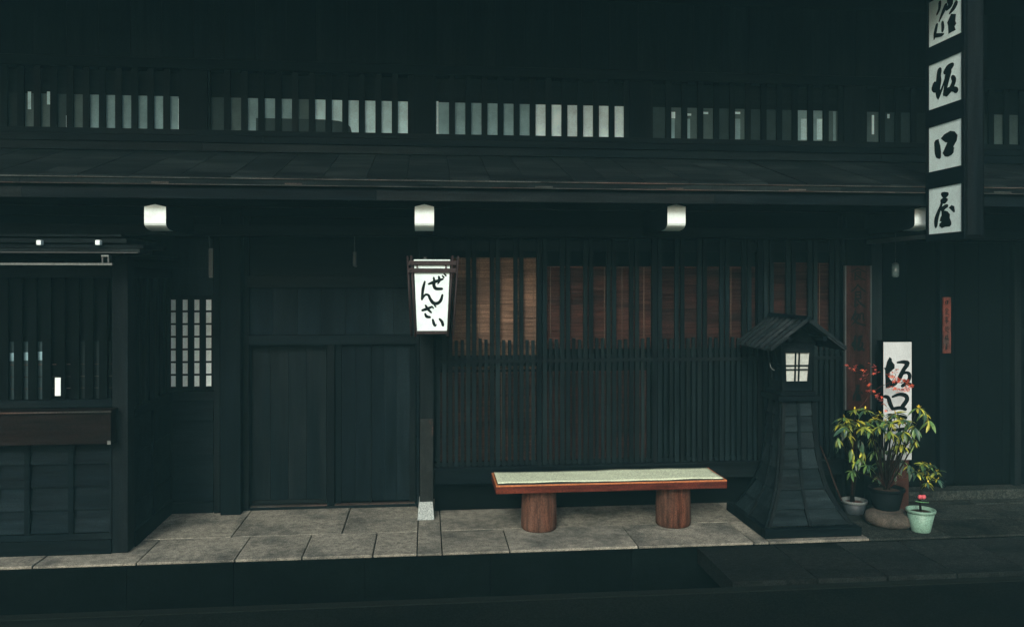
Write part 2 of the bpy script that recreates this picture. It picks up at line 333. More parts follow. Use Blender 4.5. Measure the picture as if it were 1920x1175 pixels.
G_TOKORO = [[(.35, .1, .1), (.22, .4, .1), (.08, .62, .06)], [(.3, .3, .08), (.5, .3, .09), (.4, .6, .1), (.12, .9, .06)], [(.2, .5, .08), (.45, .78, .1), (.92, .92, .11)], [(.62, .25, .09), (.6, .55, .09)], [(.62, .25, .08), (.8, .24, .08), (.8, .6, .09), (.92, .58, .06)]]
def put_glyph(name, g, fn, parent, m='ink'):
    V, F = glyph(g, fn); return mesh(name, V, F, m, parent)

# ================================================================ thin haze volume, added to lift the blacks to teal
hz = bpy.data.meshes.new('haze'); bm = bmesh.new(); bmesh.ops.create_cube(bm, size=1); bm.to_mesh(hz); bm.free()
hm = bpy.data.materials.new('black lifting haze'); hm.use_nodes = True; hn = hm.node_tree
hn.nodes.remove(hn.nodes['Principled BSDF']); pv = hn.nodes.new('ShaderNodeVolumePrincipled')
pv.inputs['Color'].default_value = (.36, .93, 1.0, 1); pv.inputs['Density'].default_value = 0.0040
hn.links.new(pv.outputs[0], hn.nodes['Material Output'].inputs['Volume']); hz.materials.append(hm)
ho = bpy.data.objects.new('haze', hz); COL.objects.link(ho); ho.scale = (84, 84, 8.9); ho.location = (0, 0, 2.25); ho['kind'] = 'stuff'

# ================================================================ ground
KY = 7.10                                         # front face of the pavement
road = struct(box('road', -40, 40, -40, 6.19, -.35, -.05, 'asphalt'))
ground = struct(box('ground', -40, 40, -40, 40, -1.2, -.75, 'asphalt'))
water_bed = struct(box('gutter_channel', -30, 30, 6.20, 7.09, -.73, -.50, 'moss'))
pav = struct(box('pavement', -30, 30, 7.14, 12, -.6, -.0235, 'moss'))
# wall of the channel below the pavement, of upright stones
x = -9.0
while x < 11:
    wd = random.uniform(.8, 1.25)
    box('kerb_stone', x + .004, x + wd - .004, KY + .004 + random.uniform(0, .008), KY + .035, -.62, -.0235, 'moss', pav, .004)
    x += wd
# paving stones: pixel positions of the joints on the photo's front edge
J = X  # joints run straight into the depth
fx = [X(p, KY) for p in (-260, 60, 255, 440, 566, 699, 782, 829, 956, 1197, 1414)] + [3.03, 3.97]
yj = 7.74
for i in range(len(fx) - 1):
    a, b = fx[i], fx[i + 1]
    if i == 6:
        box('paving_stone', a + .004, b - .004, KY, 8.9, -.022, random.uniform(-.003, .003), 'granite', pav, .006); continue
    z = random.uniform(-.005, .004)
    box('paving_stone', a + .005, b - .005, KY + random.uniform(0, .006), yj - .005, -.022, z, 'granite', pav, .006)
bx = [X(p, 8.2) for p in (-200, 250, 455, 650, 783)]
bx[-1] = fx[6]; rx = [fx[7]] + [X(p, 8.2) for p in (1010, 1240)] + [3.03, 3.97]
for L_ in (bx, rx):
    for a, b in zip(L_[:-1], L_[1:]):
        box('paving_stone', a + .005, b - .005, yj, 8.9, -.022, random.uniform(-.004, .004), 'granite', pav, .006)
# darker slabs on the right
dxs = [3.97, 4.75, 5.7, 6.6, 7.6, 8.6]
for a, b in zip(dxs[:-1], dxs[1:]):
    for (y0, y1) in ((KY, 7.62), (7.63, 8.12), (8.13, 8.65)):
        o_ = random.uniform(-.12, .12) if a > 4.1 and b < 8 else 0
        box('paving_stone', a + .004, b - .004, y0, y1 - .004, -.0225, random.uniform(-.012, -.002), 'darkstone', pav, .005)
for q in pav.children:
    if q.name.startswith('paving') and q.data.materials[0] == M['darkstone']: q['label'] = 'dark paving stone'
# slabs bridging the channel on the right
x = X(1312, 7.0); k = 0
while x < 8.5:
    wd = random.uniform(.55, .72)
    c_ = box('cover_slab', x + .006, x + wd - .006, 6.24, 7.085, -.16, -.022 + random.uniform(-.002, .002), 'coverstone', None, .006)
    struct(c_); x += wd; k += 1
# thin light road edge of concrete
edge = struct(box('road_edge', -12, 12, 6.10, 6.195, -.36, -.044, 'asphalt2'))
patch = struct(box('road_patch', X(-80, 6.0), X(268, 6.0), 5.70, 6.02, -.05, -.042, 'asphalt2'))
# water in the channel
wm, N_, L_2, b_ = mat_new('still water'); b_.inputs['Base Color'].default_value = (.008, .013, .013, 1); b_.inputs['Roughness'].default_value = .12
M['water'] = wm
struct(box('water', -20, X(1312, 7.0), 6.20, 7.09, -.50, -.46, 'water'))

# ================================================================ the townhouse
F = 8.60
H = thing('townhouse', (0, F, 0), 'two storey black timber townhouse with latticed front, plank doors and deep eaves', 'house')
# -- shell behind the front
box('interior_wall', -9, 9, 10.9, 11.0, 0, 5.4, 'dark', H)
box('interior_floor', -9, 9, 8.95, 10.89, 0, .3, 'dark', H)
box('end_wall', -9.1, -9.0, 7.2, 11, 0, 5.4, 'dark', H)
box('end_wall', 9.0, 9.1, 8.5, 11, 0, 5.4, 'dark', H)
box('upper_floor', -9, 9, 8.75, 10.89, 3.3, 3.42, 'dark', H)

# -- ground floor wall left of the doors, with the small paper window
def post(px0, px1, Yf, z0, z1, depth=.16, name='post', m='wood_v'):
    return box(name, X(px0, Yf), X(px1, Yf), Yf, Yf + depth, z0, z1, m, H, .004)
XB = -2.536                                    # side face of the bay
wy = F
z_w0, z_w1 = Z(727, wy, 355), Z(560, wy, 355)
wx0, wx1 = XB, X(399, wy)
wall_l = box('wall', wx0 + .002, wx1, wy + .10, wy + .16, 0, 3.0, 'dark', H)
win = box('paper_window', wx0 + .01, wx1 - .005, wy + .06, wy + .085, z_w0 - .03, z_w1 + .03, 'dark', H)
nx = 4; xs = [(318, 328), (340, 350.5), (362, 372.5), (384, 395)]
for (a, b) in xs:
    for r in range(7):
        zt = z_w1 - r * (z_w1 - z_w0) / 7; zb = zt - (z_w1 - z_w0) / 7
        box('pane', X(a, wy), X(b, wy), wy + .048, wy + .058, zb + .010, zt - .010, 'paper2', win)
for a, b in [(308, 318), (328, 340), (350.5, 362), (372.5, 384), (395, 401)]:
    box('slat', X(a, wy), X(b, wy), wy + .026, wy + .045, z_w0 - .03, z_w1 + .03, 'wood_v', win)
for r in range(8):
    zz = z_w1 - r * (z_w1 - z_w0) / 7
    box('muntin', wx0 + .01, wx1 - .01, wy + .046, wy + .062, zz - .0098, zz + .0098, 'wood_h', win)
box('sill', wx0, wx1 + .02, wy - .03, wy + .10, z_w0 - .12, z_w0 - .032, 'wood_h', H, .004)
box('wall_board', wx0, wx1, wy + .02, wy + .09, z_w1 + .032, z_w1 + .30, 'panel', H)
box('wall_board', wx0, wx1, wy + .02, wy + .09, z_w1 + .303, z_w1 + .60, 'panel', H)
zs = [z_w0 - .122] + [Z(p, wy, 355) for p in (788, 853, 893, 940)]
for a, b in zip(zs[:-1], zs[1:]):
    mesh('wall_board', [(wx0 + .002, wy + .035, a), (wx1, wy + .035, a), (wx1, wy + .005, b), (wx0 + .002, wy + .005, b), (wx0 + .002, wy + .09, a), (wx1, wy + .09, a), (wx1, wy + .09, b), (wx0 + .002, wy + .09, b)],
         [[0, 1, 2, 3], [4, 7, 6, 5], [0, 3, 7, 4], [1, 5, 6, 2], [0, 4, 5, 1], [3, 2, 6, 7]], 'panel_h', H)
box('base_rail', wx0, wx1 + .01, wy - .04, wy + .10, 0, zs[-1] - .002, 'wood_h', H, .004)
post(401, 412, 8.54, 0, 3.0, .12, 'post')
post(413, 451, 8.46, 0, 3.0, .22, 'post')
# -- doors
DY = 8.70
zd0, zd1 = Z(938, DY, 620), Z(645, DY, 620)
post(453, 466, 8.60, 0, 3.0, .14, 'door_post')
hd = box('door_lintel', X(466, 8.58), X(782, 8.58), 8.58, 8.74, zd1 + .004, zd1 + .10, 'wood_h', H, .004)
th = box('threshold', X(452, 8.60), X(784, 8.60), 8.60, 8.86, 0, zd0 - .03, 'wood_h', H, .004)
box('door_track', X(470, 8.62), X(778, 8.62), 8.61, 8.66, zd0 - .029, zd0 - .018, 'worn', H)
d1 = box('sliding_door', X(468, DY), X(611, DY), DY + .03, DY + .07, zd0 - .02, zd1, 'dark', H)
xa, xb = X(472, DY), X(608, DY); n = 4
for i in range(n):
    a, b = xa + (xb - xa) * i / n, xa + (xb - xa) * (i + 1) / n
    box('plank', a + .0015, b - .0015, DY + .008 + random.uniform(0, .004), DY + .029, zd0 + .02, zd1 - .03, 'wood_v', d1)
for (a, b) in ((X(466, DY), xa), (xb, X(612, DY))): box('stile', a, b, DY, DY + .029, zd0 - .02, zd1, 'wood_v', d1)
box('rail', xa, xb, DY, DY + .029, zd0 - .02, zd0 + .018, 'wood_h', d1); box('rail', xa, xb, DY, DY + .029, zd1 - .028, zd1, 'wood_h', d1)
post(613, 627, 8.60, zd0 - .028, zd1 + .003, .18, 'door_post')
D2 = 8.66
d2 = box('plank_door', X(628, D2), X(778, D2), D2 + .03, D2 + .07, zd0 - .02, zd1, 'dark', H)
for (a, b) in ((629, 640), (693, 696.5), (768, 779)):
    box('batten', X(a, D2), X(b, D2), D2 - .012, D2 + .029, zd0 - .02, zd1, 'wood_v', d2)
for (a, b, n) in ((640, 693, 2), (696.5, 768, 3)):
    for i in range(n):
        p, q = a + (b - a) * i / n, a + (b - a) * (i + 1) / n
        box('plank', X(p, D2) + .001, X(q, D2) - .001, D2 + .004 + random.uniform(0, .003), D2 + .029, zd0 + .0, zd1 - .02, 'panel', d2)
# boards above the doors
zt = zd1 + .102
n = 7; xa, xb = X(466, 8.66), X(782, 8.66)
for i in range(n):
    box('wall_board', xa + (xb - xa) * i / n + .002, xa + (xb - xa) * (i + 1) / n - .002, 8.655 + random.uniform(0, .005), 8.70, zt, zt + .48, 'panel', H)
box('wall', xa, xb, 8.72, 8.78, zt, 3.0, 'dark', H)
box('beam', xa, xb, 8.60, 8.72, zt + .482, zt + .60, 'wood_h', H, .004)
box('wall_board', xa, xb, 8.67, 8.715, zt + .602, 2.78, 'wood_h', H)
# -- post beside the door with a metal sleeve on its foot and a granite block under it
PY = 8.12
post(781, 786, 8.56, 0, 3.0, .12, 'door_post')
post(787, 813, 8.17, .0, 2.74, .15, 'wall_post', 'wood_v')
sl = box('post_sleeve', X(787.5, 8.155), X(812, 8.155), 8.155, 8.33, Z(941, 8.155), Z(785, 8.155), 'rust', H, .003)
sl['label'] = 'rust stained metal sleeve round the foot of the post'
zb = Z(941, 8.13)
vs = [];
for (z, h, yy) in ((0, 15.5, 8.10), (zb, 12.5, 8.14)):
    c = X(798.5, 8.12); hw = h * 8.12 / FPX
    vs += [(c - hw, yy, z), (c + hw, yy, z), (c + hw, 8.36, z), (c - hw, 8.36, z)]
fb = mesh('foot_stone', vs, [[3, 2, 1, 0], [4, 5, 6, 7], [0, 1, 5, 4], [1, 2, 6, 5], [2, 3, 7, 6], [3, 0, 4, 7]], 'granite2', H)

# -- the long lattice
LY = 8.25
lx0, lx1 = X(815, LY), X(1584, LY)
zsill0, zsill1 = Z(908, LY), Z(876, LY)
ztip, zr0, zr1 = Z(637, LY), Z(688, LY), Z(668, LY)
lat = box('front_lattice', lx0, lx1, LY - .01, LY + .16, zsill0, zsill1, 'wood_h', H, .005)
box('sill_ledge', lx0 - .02, lx1, LY - .035, LY - .012, zsill1 - .03, zsill1 - .006, 'wood_h', lat)
box('rail', lx0, lx1, LY + .036, LY + .06, zr0, zr1, 'wood_h', lat)
box('rail', lx0, lx1, LY + .036, LY + .06, zsill1 + .001, zsill1 + .04, 'wood_h', lat)
box('rail', lx0, lx1, LY + .036, LY + .06, 2.62, 2.72, 'wood_h', lat)
pitch = (X(1032.5, LY) - X(855.5, LY)) / 16
k0 = X(855.5, LY); k = -3
while k0 + k * pitch < lx1 - .02:
    xc = k0 + k * pitch
    tall = (k % 4) in (2, 3)
    top = 2.74 if tall else ztip + random.uniform(-.012, .012)
    w_ = .0205 if tall else .0160
    box('slat', xc - w_, xc + w_, LY + random.uniform(0, .003), LY + .028, zsill1 + .0015, top, 'slat', lat)
    k += 1
for p in (1011, 1228, 1425):
    box('mullion', X(p - 4, LY), X(p + 4, LY), LY - .008, LY + .07, zsill1 + .001, 2.74, 'wood_v', lat)
box('rail', lx0, lx1, LY - .006, LY - .0005, (zr0 + zr1) / 2 - .018, (zr0 + zr1) / 2 + .018, 'wood_h', lat)
box('wall_base', lx0, lx1, 8.42, 8.50, 0, zsill0 - .002, 'dark', H)
box('wall', lx0, lx1, 8.52, 8.58, zsill1 + .001, 1.45, 'dark', H)
box('wall_board', lx0, 8.9, LY + .10, LY + .16, 2.73, 2.99, 'dark', H)
# -- right hand side: post, dark entrance and its stone step
box('wall_post', X(1583, 8.2), X(1588, 8.2), 8.24, 8.36, 0, 3.0, 'wood_v', H)
box('wall', X(1588, 8.3), X(1640, 8.3), 8.30, 8.40, 0, 3.0, 'dark', H)
post(1634, 1654, 8.16, 0, 3.0, .2, 'wall_post')
bs = [X(p, 8.5) for p in (1656, 1700, 1745, 1790, 1835, 1880, 1925, 1975)]
for a, b in zip(bs[:-1], bs[1:]):
    box('entrance_board', a + .002, b - .002, 8.50 + random.uniform(0, .006), 8.56, .12, 2.95, 'dark', H)
box('wall', bs[0], 8.9, 8.58, 8.62, 0, 3.0, 'dark', H)
box('entrance_step', X(1660, 8.35), 8.9, 8.28, 8.49, -.005, .095, 'darkstone', H, .006)
for i, p in enumerate((1765, 1905)):
    box('wall_post', X(p - 6, 8.45), X(p + 6, 8.45), 8.42, 8.495, .096, 2.95, 'wood_v', H)

# -- big beams under the eaves and the four painted beam ends
box('beam', -8.9, 8.9, 8.06, 8.22, Z(443, 8.06), Z(424, 8.06), 'wood_h', H, .006)
box('beam', -8.9, 8.9, 7.50, 7.62, 2.97, 3.06, 'wood_h', H, .006)
BE = 7.22
for i, (p0, p1) in enumerate(((272, 309.5), (779, 812.5), (1252, 1285), (1716, 1738))):
    pc = (p0 + p1) / 2 if i < 3 else 1731
    xc = X(pc, BE); hw = .083 if i else .088
    zt_, zb_ = Z(383, BE, pc) if i < 3 else Z(388, BE, pc), Z(430, BE, pc)
    prof = [(BE, zt_ - .02), (BE, zb_ + .052)] + [(BE + .16 * (1 - math.cos(t)), zb_ + .052 - .052 * math.sin(t)) for t in (R(20), R(40), R(60), R(80))] + [(BE + .20, zb_ - .002), (BE + .20, zt_ - .02)]
    n = len(prof); vs = [(xc - hw, y, z) for y, z in prof] + [(xc + hw, y, z) for y, z in prof]
    vs += [(xc, BE, zt_), (xc, BE + .20, zt_)]
    fs = [list(range(n))[::-1], list(range(n, 2 * n))] + [[j, j + 1, n + j + 1, n + j] for j in range(1, n - 2)]
    fs += [[0, n, n + 1, 1][::1], [0, 2 * n, n], [0, n - 1, 2 * n + 1, 2 * n], [n, 2 * n, 2 * n + 1, 2 * n - 1], [n - 1, 2 * n - 1, 2 * n + 1], [n - 2, n - 1, 2 * n - 1, 2 * n - 2]]
    e = mesh('beam_end', vs, fs, 'wood_y', H, mats=['white_paint'], idx=[0, 0] + [1] * (n - 3) + [1, 1] + [0] * (len(fs) - n - 1)); e['label'] = 'white painted end of a projecting beam with a pointed top and curved underside'
    box('cantilever_beam', xc - hw + .003, xc + hw - .003, BE + .201, 8.055, zb_ + .002, zt_ - .022, 'wood_y', H)
    # the small weather check at one side of each end
# -- lower roof: boards laid down the slope, edge board and fascia
EY = 7.06
ze_top, ze_mid, ze_low = Z(335, EY), Z(350, EY), Z(376, EY)
RB_Y, RB_Z = 8.50, Z(291, 8.5)
roof = mesh('lower_roof', [(-8.9, EY + .02, ze_top - .10), (8.9, EY + .02, ze_top - .10), (8.9, RB_Y, RB_Z - .10), (-8.9, RB_Y, RB_Z - .10),
                           (-8.9, EY + .02, ze_top - .015), (8.9, EY + .02, ze_top - .015), (8.9, RB_Y, RB_Z - .015), (-8.9, RB_Y, RB_Z - .015)],
            [[0, 1, 2, 3], [4, 7, 6, 5], [0, 4, 5, 1], [1, 5, 6, 2], [2, 6, 7, 3], [3, 7, 4, 0]], 'dark', H)
x = -8.9
while x < 8.9:                                   # individual roof boards
    wd = random.uniform(.30, .42); h0 = random.uniform(0, .004); x1 = min(x + wd, 8.9)
    y0 = EY + random.uniform(0, .006)
    mesh('roof_board', [(x + .003, y0, ze_top - .012), (x1 - .003, y0, ze_top - .012), (x1 - .003, RB_Y, RB_Z - .012), (x + .003, RB_Y, RB_Z - .012),
                        (x + .003, y0, ze_top + h0), (x1 - .003, y0, ze_top + h0), (x1 - .003, RB_Y, RB_Z + h0), (x + .003, RB_Y, RB_Z + h0)],
         [[0, 3, 2, 1], [4, 5, 6, 7], [0, 1, 5, 4], [1, 2, 6, 5], [2, 3, 7, 6], [3, 0, 4, 7]], 'roofwood', roof)
    x = x1
def strip(name, y0, y1, z0, z1, m, seg=1.9):
    x = -8.9
    while x < 8.9:
        s = random.uniform(seg * .7, seg * 1.3); x1 = min(x + s, 8.9)
        box(name, x + .001, x1 - .001, y0, y1, z0, z1, m, roof); x = x1
strip('eave_edge', EY - .006, EY + .02, ze_top - .022, ze_top - .013, 'worn', 1.2)
strip('fascia_board', EY + .004, EY + .03, ze_mid + .002, ze_top - .028, 'roofwood', 2.2)
strip('eave_edge', EY - .012, EY + .022, ze_mid - .007, ze_mid, 'worn', 1.5)
strip('fascia_board', EY + .024, EY + .06, ze_low, ze_mid - .011, 'wood_h', 2.6)
for p in (300, 550, 800, 1020, 1265, 1495, 1880):       # clips under the edge
    box('eave_clip', X(p - 16, EY), X(p + 16, EY), EY - .004, EY + .003, ze_mid + .004, ze_mid + .016, 'worn' if p != 800 else 'dark', roof)
# soffit boards and rafters
mesh('soffit', [(-8.9, EY + .10, ze_low + .06), (8.9, EY + .10, ze_low + .06), (8.9, 8.5, 3.30), (-8.9, 8.5, 3.30), (-8.9, EY + .10, ze_low + .075), (8.9, EY + .10, ze_low + .075), (8.9, 8.5, 3.315), (-8.9, 8.5, 3.315)],
     [[0, 1, 2, 3], [4, 7, 6, 5], [0, 4, 5, 1], [1, 5, 6, 2], [2, 6, 7, 3], [3, 7, 4, 0]], 'dark', H)
for i in range(38):
    xr = -8.7 + i * .47
    mesh('rafter', [(xr, EY + .09, ze_low - .005), (xr + .05, EY + .09, ze_low - .005), (xr + .05, 8.5, 3.22), (xr, 8.5, 3.22), (xr, EY + .09, ze_low + .058), (xr + .05, EY + .09, ze_low + .058), (xr + .05, 8.5, 3.298), (xr, 8.5, 3.298)],
         [[0, 1, 2, 3], [4, 7, 6, 5], [0, 4, 5, 1], [1, 5, 6, 2], [2, 6, 7, 3], [3, 7, 4, 0]], 'wood_y', H)
box('lintel_wall', -8.9, 8.9, 8.50, 8.58, 2.96, 3.40, 'dark', H)

# -- upper floor
UY = 8.50
zwb, zwt = 3.815, 4.15
box('upper_wall', -8.9, 8.9, UY + .0, UY + .10, RB_Z - .05, zwb - .06, 'dark', H)
for (a, b, c) in ((RB_Z + .0, RB_Z + .075, .05), (zwb - .125, zwb - .062, .03)):
    strip_y = UY - c
    x = -8.9
    while x < 8.9:
        x1 = min(x + random.uniform(2.5, 4), 8.9); box('wall_beam', x + .001, x1 - .001, strip_y, UY - .001, a, b, 'wood_h', H); x = x1
box('window_sill_beam', -8.9, 8.9, UY - .02, UY + .14, zwb - .058, zwb - .001, 'wood_h', H, .004)
box('upper_wall', -8.9, 8.9, UY + .02, UY + .10, zwt + .36, 5.2, 'dark', H)
nb = 0; x = -8.9
while x < 8.9:
    x1 = min(x + .30, 8.9); box('upper_board', x + .002, x1 - .002, UY + .0 + random.uniform(0, .006), UY + .019, zwt + .37, 5.22, 'wood_v', H); x = x1
box('window_head_beam', -8.9, 8.9, UY - .03, UY + .14, zwt + .262, zwt + .358, 'wood_h', H, .004)
groups = [(-420, -32, 'a'), (-22, 341, 'b'), (393, 771, 'c'), (817, 1177, 'd'), (1224, 1578, 'e'), (1626, 1975, 'f')]
edges = {'a': (X(22, UY) - 2.4, X(22, UY) - .3)}
def upper_window(x0, x1, cols, i):
    w_ = box('upper_window', x0, x1, UY + .115, UY + .139, zwt + .001, zwt + .26, 'wood_h', H)      # dark head panel of the opening
    n = 12; pt = (x1 - x0) / n; so = .060
    for k in range(n + 1):
        xc = x0 + k * pt
        a, b = xc - so / 2, xc + so / 2
        if k == 0: a, b = xc - .02, xc + .004
        if k == n: a, b = xc - .034, xc + .02
        box('slat', a, b, UY + .012, UY + .036, zwb, zwt + .26, 'wood_v', w_)
    mid = x0 + pt * 6.0
    for s, (a, b) in enumerate(((x0, mid), (mid, x1))):
        nn = 6
        for k in range(nn):
            p0, p1 = a + (b - a) * k / nn, a + (b - a) * (k + 1) / nn
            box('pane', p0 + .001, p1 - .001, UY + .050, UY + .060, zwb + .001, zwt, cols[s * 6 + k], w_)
    return w_
pw = 2.0
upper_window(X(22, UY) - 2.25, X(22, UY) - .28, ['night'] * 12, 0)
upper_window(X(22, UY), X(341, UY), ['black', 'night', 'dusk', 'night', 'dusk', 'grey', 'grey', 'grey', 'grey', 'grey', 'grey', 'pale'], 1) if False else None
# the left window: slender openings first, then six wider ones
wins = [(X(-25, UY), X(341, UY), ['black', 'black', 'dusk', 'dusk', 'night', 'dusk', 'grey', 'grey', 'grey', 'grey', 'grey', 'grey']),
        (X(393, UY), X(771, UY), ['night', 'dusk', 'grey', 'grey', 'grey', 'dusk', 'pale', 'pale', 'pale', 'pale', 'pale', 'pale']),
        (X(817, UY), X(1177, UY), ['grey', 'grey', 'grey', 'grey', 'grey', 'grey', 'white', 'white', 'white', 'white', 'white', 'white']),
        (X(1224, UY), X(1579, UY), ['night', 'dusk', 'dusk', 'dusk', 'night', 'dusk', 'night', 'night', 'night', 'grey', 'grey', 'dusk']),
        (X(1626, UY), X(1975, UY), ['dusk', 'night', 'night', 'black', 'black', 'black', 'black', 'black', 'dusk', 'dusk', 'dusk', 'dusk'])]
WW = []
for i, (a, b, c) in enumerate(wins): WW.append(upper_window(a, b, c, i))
ends = [(X(22, UY) - .28, X(-25, UY) - .02)] + [(wins[i][1] + .022, wins[i + 1][0] - .022) for i in range(4)]
for a, b in ends[1:]:
    box('upper_post', a, b, UY - .01, UY + .10, zwb - .0005, zwt + .26, 'wood_v', H)
box('upper_wall', wins[-1][1] + .02, 8.9, UY + .02, UY + .1, zwb - .06, zwt + .36, 'dark', H)
box('upper_wall', -8.9, X(22, UY) - 2.27, UY + .02, UY + .1, zwb - .06, zwt + .36, 'dark', H)
def frag(px0, px1, py0, py1, Y, m, w_, nm='reflection_bit'):  # broken window reflections put in as thin toned strips, besides frame edges
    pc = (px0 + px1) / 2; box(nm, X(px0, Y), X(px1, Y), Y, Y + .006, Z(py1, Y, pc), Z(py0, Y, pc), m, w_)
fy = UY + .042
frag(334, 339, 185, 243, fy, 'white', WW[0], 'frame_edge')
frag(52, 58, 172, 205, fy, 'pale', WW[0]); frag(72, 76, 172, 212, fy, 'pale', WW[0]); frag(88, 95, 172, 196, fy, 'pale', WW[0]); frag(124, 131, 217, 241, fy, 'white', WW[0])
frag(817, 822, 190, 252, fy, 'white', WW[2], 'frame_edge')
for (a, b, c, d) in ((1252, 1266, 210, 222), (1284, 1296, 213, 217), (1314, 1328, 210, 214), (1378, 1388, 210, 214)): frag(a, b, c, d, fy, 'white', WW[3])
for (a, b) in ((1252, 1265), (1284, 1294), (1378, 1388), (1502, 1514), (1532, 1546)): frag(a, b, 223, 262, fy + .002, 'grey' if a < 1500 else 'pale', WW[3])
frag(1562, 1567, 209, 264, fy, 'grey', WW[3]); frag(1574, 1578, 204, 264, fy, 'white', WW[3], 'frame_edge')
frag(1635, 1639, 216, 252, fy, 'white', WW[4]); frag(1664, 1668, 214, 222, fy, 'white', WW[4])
# dark reflection in the second window, put in as a flat dark shape
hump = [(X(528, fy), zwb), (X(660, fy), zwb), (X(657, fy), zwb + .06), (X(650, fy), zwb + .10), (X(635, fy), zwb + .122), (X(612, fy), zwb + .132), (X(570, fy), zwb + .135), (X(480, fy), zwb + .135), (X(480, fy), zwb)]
prism('dark_reflection', hump, 'y', fy - .03, fy + .012, 'dusk', WW[1]) if False else prism('dark_reflection', [(X(480, fy), zwb + .0005)] + hump[1:-1], 'y', fy - .004, fy + .008, 'night', WW[1])
# upper eave, just above the frame
mesh('upper_eave', [(-8.9, 6.35, 4.88), (8.9, 6.35, 4.88), (8.9, 8.7, 5.30), (-8.9, 8.7, 5.30), (-8.9, 6.35, 4.98), (8.9, 6.35, 4.98), (8.9, 8.7, 5.42), (-8.9, 8.7, 5.42)],
     [[0, 1, 2, 3], [4, 7, 6, 5], [0, 4, 5, 1], [1, 5, 6, 2], [2, 6, 7, 3], [3, 7, 4, 0]], 'dark', H)
mesh('upper_roof', [(-9.1, 6.25, 4.99), (9.1, 6.25, 4.99), (9.1, 11, 6.2), (-9.1, 11, 6.2), (-9.1, 6.25, 5.06), (9.1, 6.25, 5.06), (9.1, 11, 6.3), (-9.1, 11, 6.3)],
     [[0, 1, 2, 3], [4, 7, 6, 5], [0, 4, 5, 1], [1, 5, 6, 2], [2, 6, 7, 3], [3, 7, 4, 0]], 'roofwood', H)
box('interior_wall', -9, 9, 10.9, 11, 5.4, 6.2, 'dark', H)

# ================================================================ projecting bay on the left
BY = 7.38
bay = thing('shop_bay', (XB, BY, 0), 'low dark timber bay with its own board roof at the left end of the house', 'bay window')
zl = lambda p: Z(p, BY, 110)
bxl = -4.6
def bb(name, x0, x1, y0, y1, z0, z1, m, par=None, bev=0): return box(name, x0, x1, y0, y1, z0, z1, m, par or bay, bev)
cp = bb('corner_post', X(210, BY), XB, BY, BY + .16, 0, zl(478), 'wood_v', None, .005)
bb('base_beam', bxl, X(210, BY) - .001, BY - .02, BY + .10, 0, zl(1013), 'wood_h', None, .005)
bb('base_rail', bxl, X(210, BY) - .001, BY - .005, BY + .08, zl(1012.5), zl(1001), 'wood_h', None, .003)
# panel boards
colsx = [(-170, -90), (-80, -12), (-4, 46), (56, 128), (138, 206)]
rows = [1000, 957, 914, 871, 836]
for (a, b) in colsx:
    for r0, r1 in zip(rows[:-1], rows[1:]):
        x0, x1 = X(a, BY), X(b, BY); z0, z1 = zl(r0) + .003, zl(r1)
        mesh('wall_board', [(x0, BY + .01, z0), (x1, BY + .01, z0), (x1, BY + .035, z1), (x0, BY + .035, z1), (x0, BY + .07, z0), (x1, BY + .07, z0), (x1, BY + .07, z1), (x0, BY + .07, z1)],
             [[0, 1, 2, 3], [4, 7, 6, 5], [0, 3, 7, 4], [1, 5, 6, 2], [0, 4, 5, 1], [3, 2, 6, 7]], 'panel_h', bay)
for a, b in ((-90, -80), (-12, -4), (46, 56), (128, 138), (206, 210)):
    bb('batten', X(a, BY), X(b, BY), BY - .008, BY + .06, zl(1000.5), zl(829), 'wood_v')
bb('wall', bxl, XB - .05, BY + .075, BY + .10, 0, zl(750), 'dark')
# brown shelf box
sb = bb('shelf_box', bxl, X(208, BY - .13), BY - .13, BY - .01, zl(828), zl(771), 'brownbox', None, .004)
bb('shelf_lid', bxl, X(208, BY - .13) + .01, BY - .15, BY - .002, zl(770.5), zl(765), 'brownbox')
bb('lid_edge', bxl, X(208, BY - .13) + .01, BY - .154, BY - .1505, zl(769), zl(766.5), 'worn', sb)
bb('corner_plate', X(201, BY - .135), X(207.5, BY - .135), BY - .137, BY - .131, zl(829), zl(822), 'metal')
bb('sill_beam', bxl, X(210, BY) - .001, BY - .0, BY + .12, zl(763.5), zl(750), 'wood_h', None, .004)
bb('head_beam', bxl, X(210, BY) - .001, BY - .0, BY + .12, zl(520), zl(500), 'wood_h', None, .004)
# window with wide slats, sash behind
bw = bb('window', bxl, XB - .17, BY + .075, BY + .09, zl(749), zl(521), 'dark')
p = -190
while p < 205:
    a, b = p, p + 15.5
    bb('slat', X(a, BY), X(b, BY), BY + .02, BY + .05, zl(749), zl(521), 'dark', bw); p += 26.7
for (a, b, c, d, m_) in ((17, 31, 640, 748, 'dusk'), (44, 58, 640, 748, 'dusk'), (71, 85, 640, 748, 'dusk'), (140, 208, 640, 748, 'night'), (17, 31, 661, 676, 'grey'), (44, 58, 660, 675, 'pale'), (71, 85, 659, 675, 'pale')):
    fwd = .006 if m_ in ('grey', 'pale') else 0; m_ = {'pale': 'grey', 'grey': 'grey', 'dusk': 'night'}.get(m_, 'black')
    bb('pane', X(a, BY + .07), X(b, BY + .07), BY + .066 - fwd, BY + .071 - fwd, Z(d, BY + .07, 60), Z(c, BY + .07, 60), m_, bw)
for yy in (640, 684, 707, 729):
    bb('muntin', X(10, BY), X(208, BY), BY + .052, BY + .059, zl(yy) - .003, zl(yy) + .003, 'worn' if yy != 640 else 'wood_h', bw)
note = box('paper_note', X(102, BY), X(112.5, BY), BY + .010, BY + .018, zl(742), zl(708), 'white_paint'); tag(note, 'small narrow white paper slip fixed upright between the slats of the bay window', 'paper note')
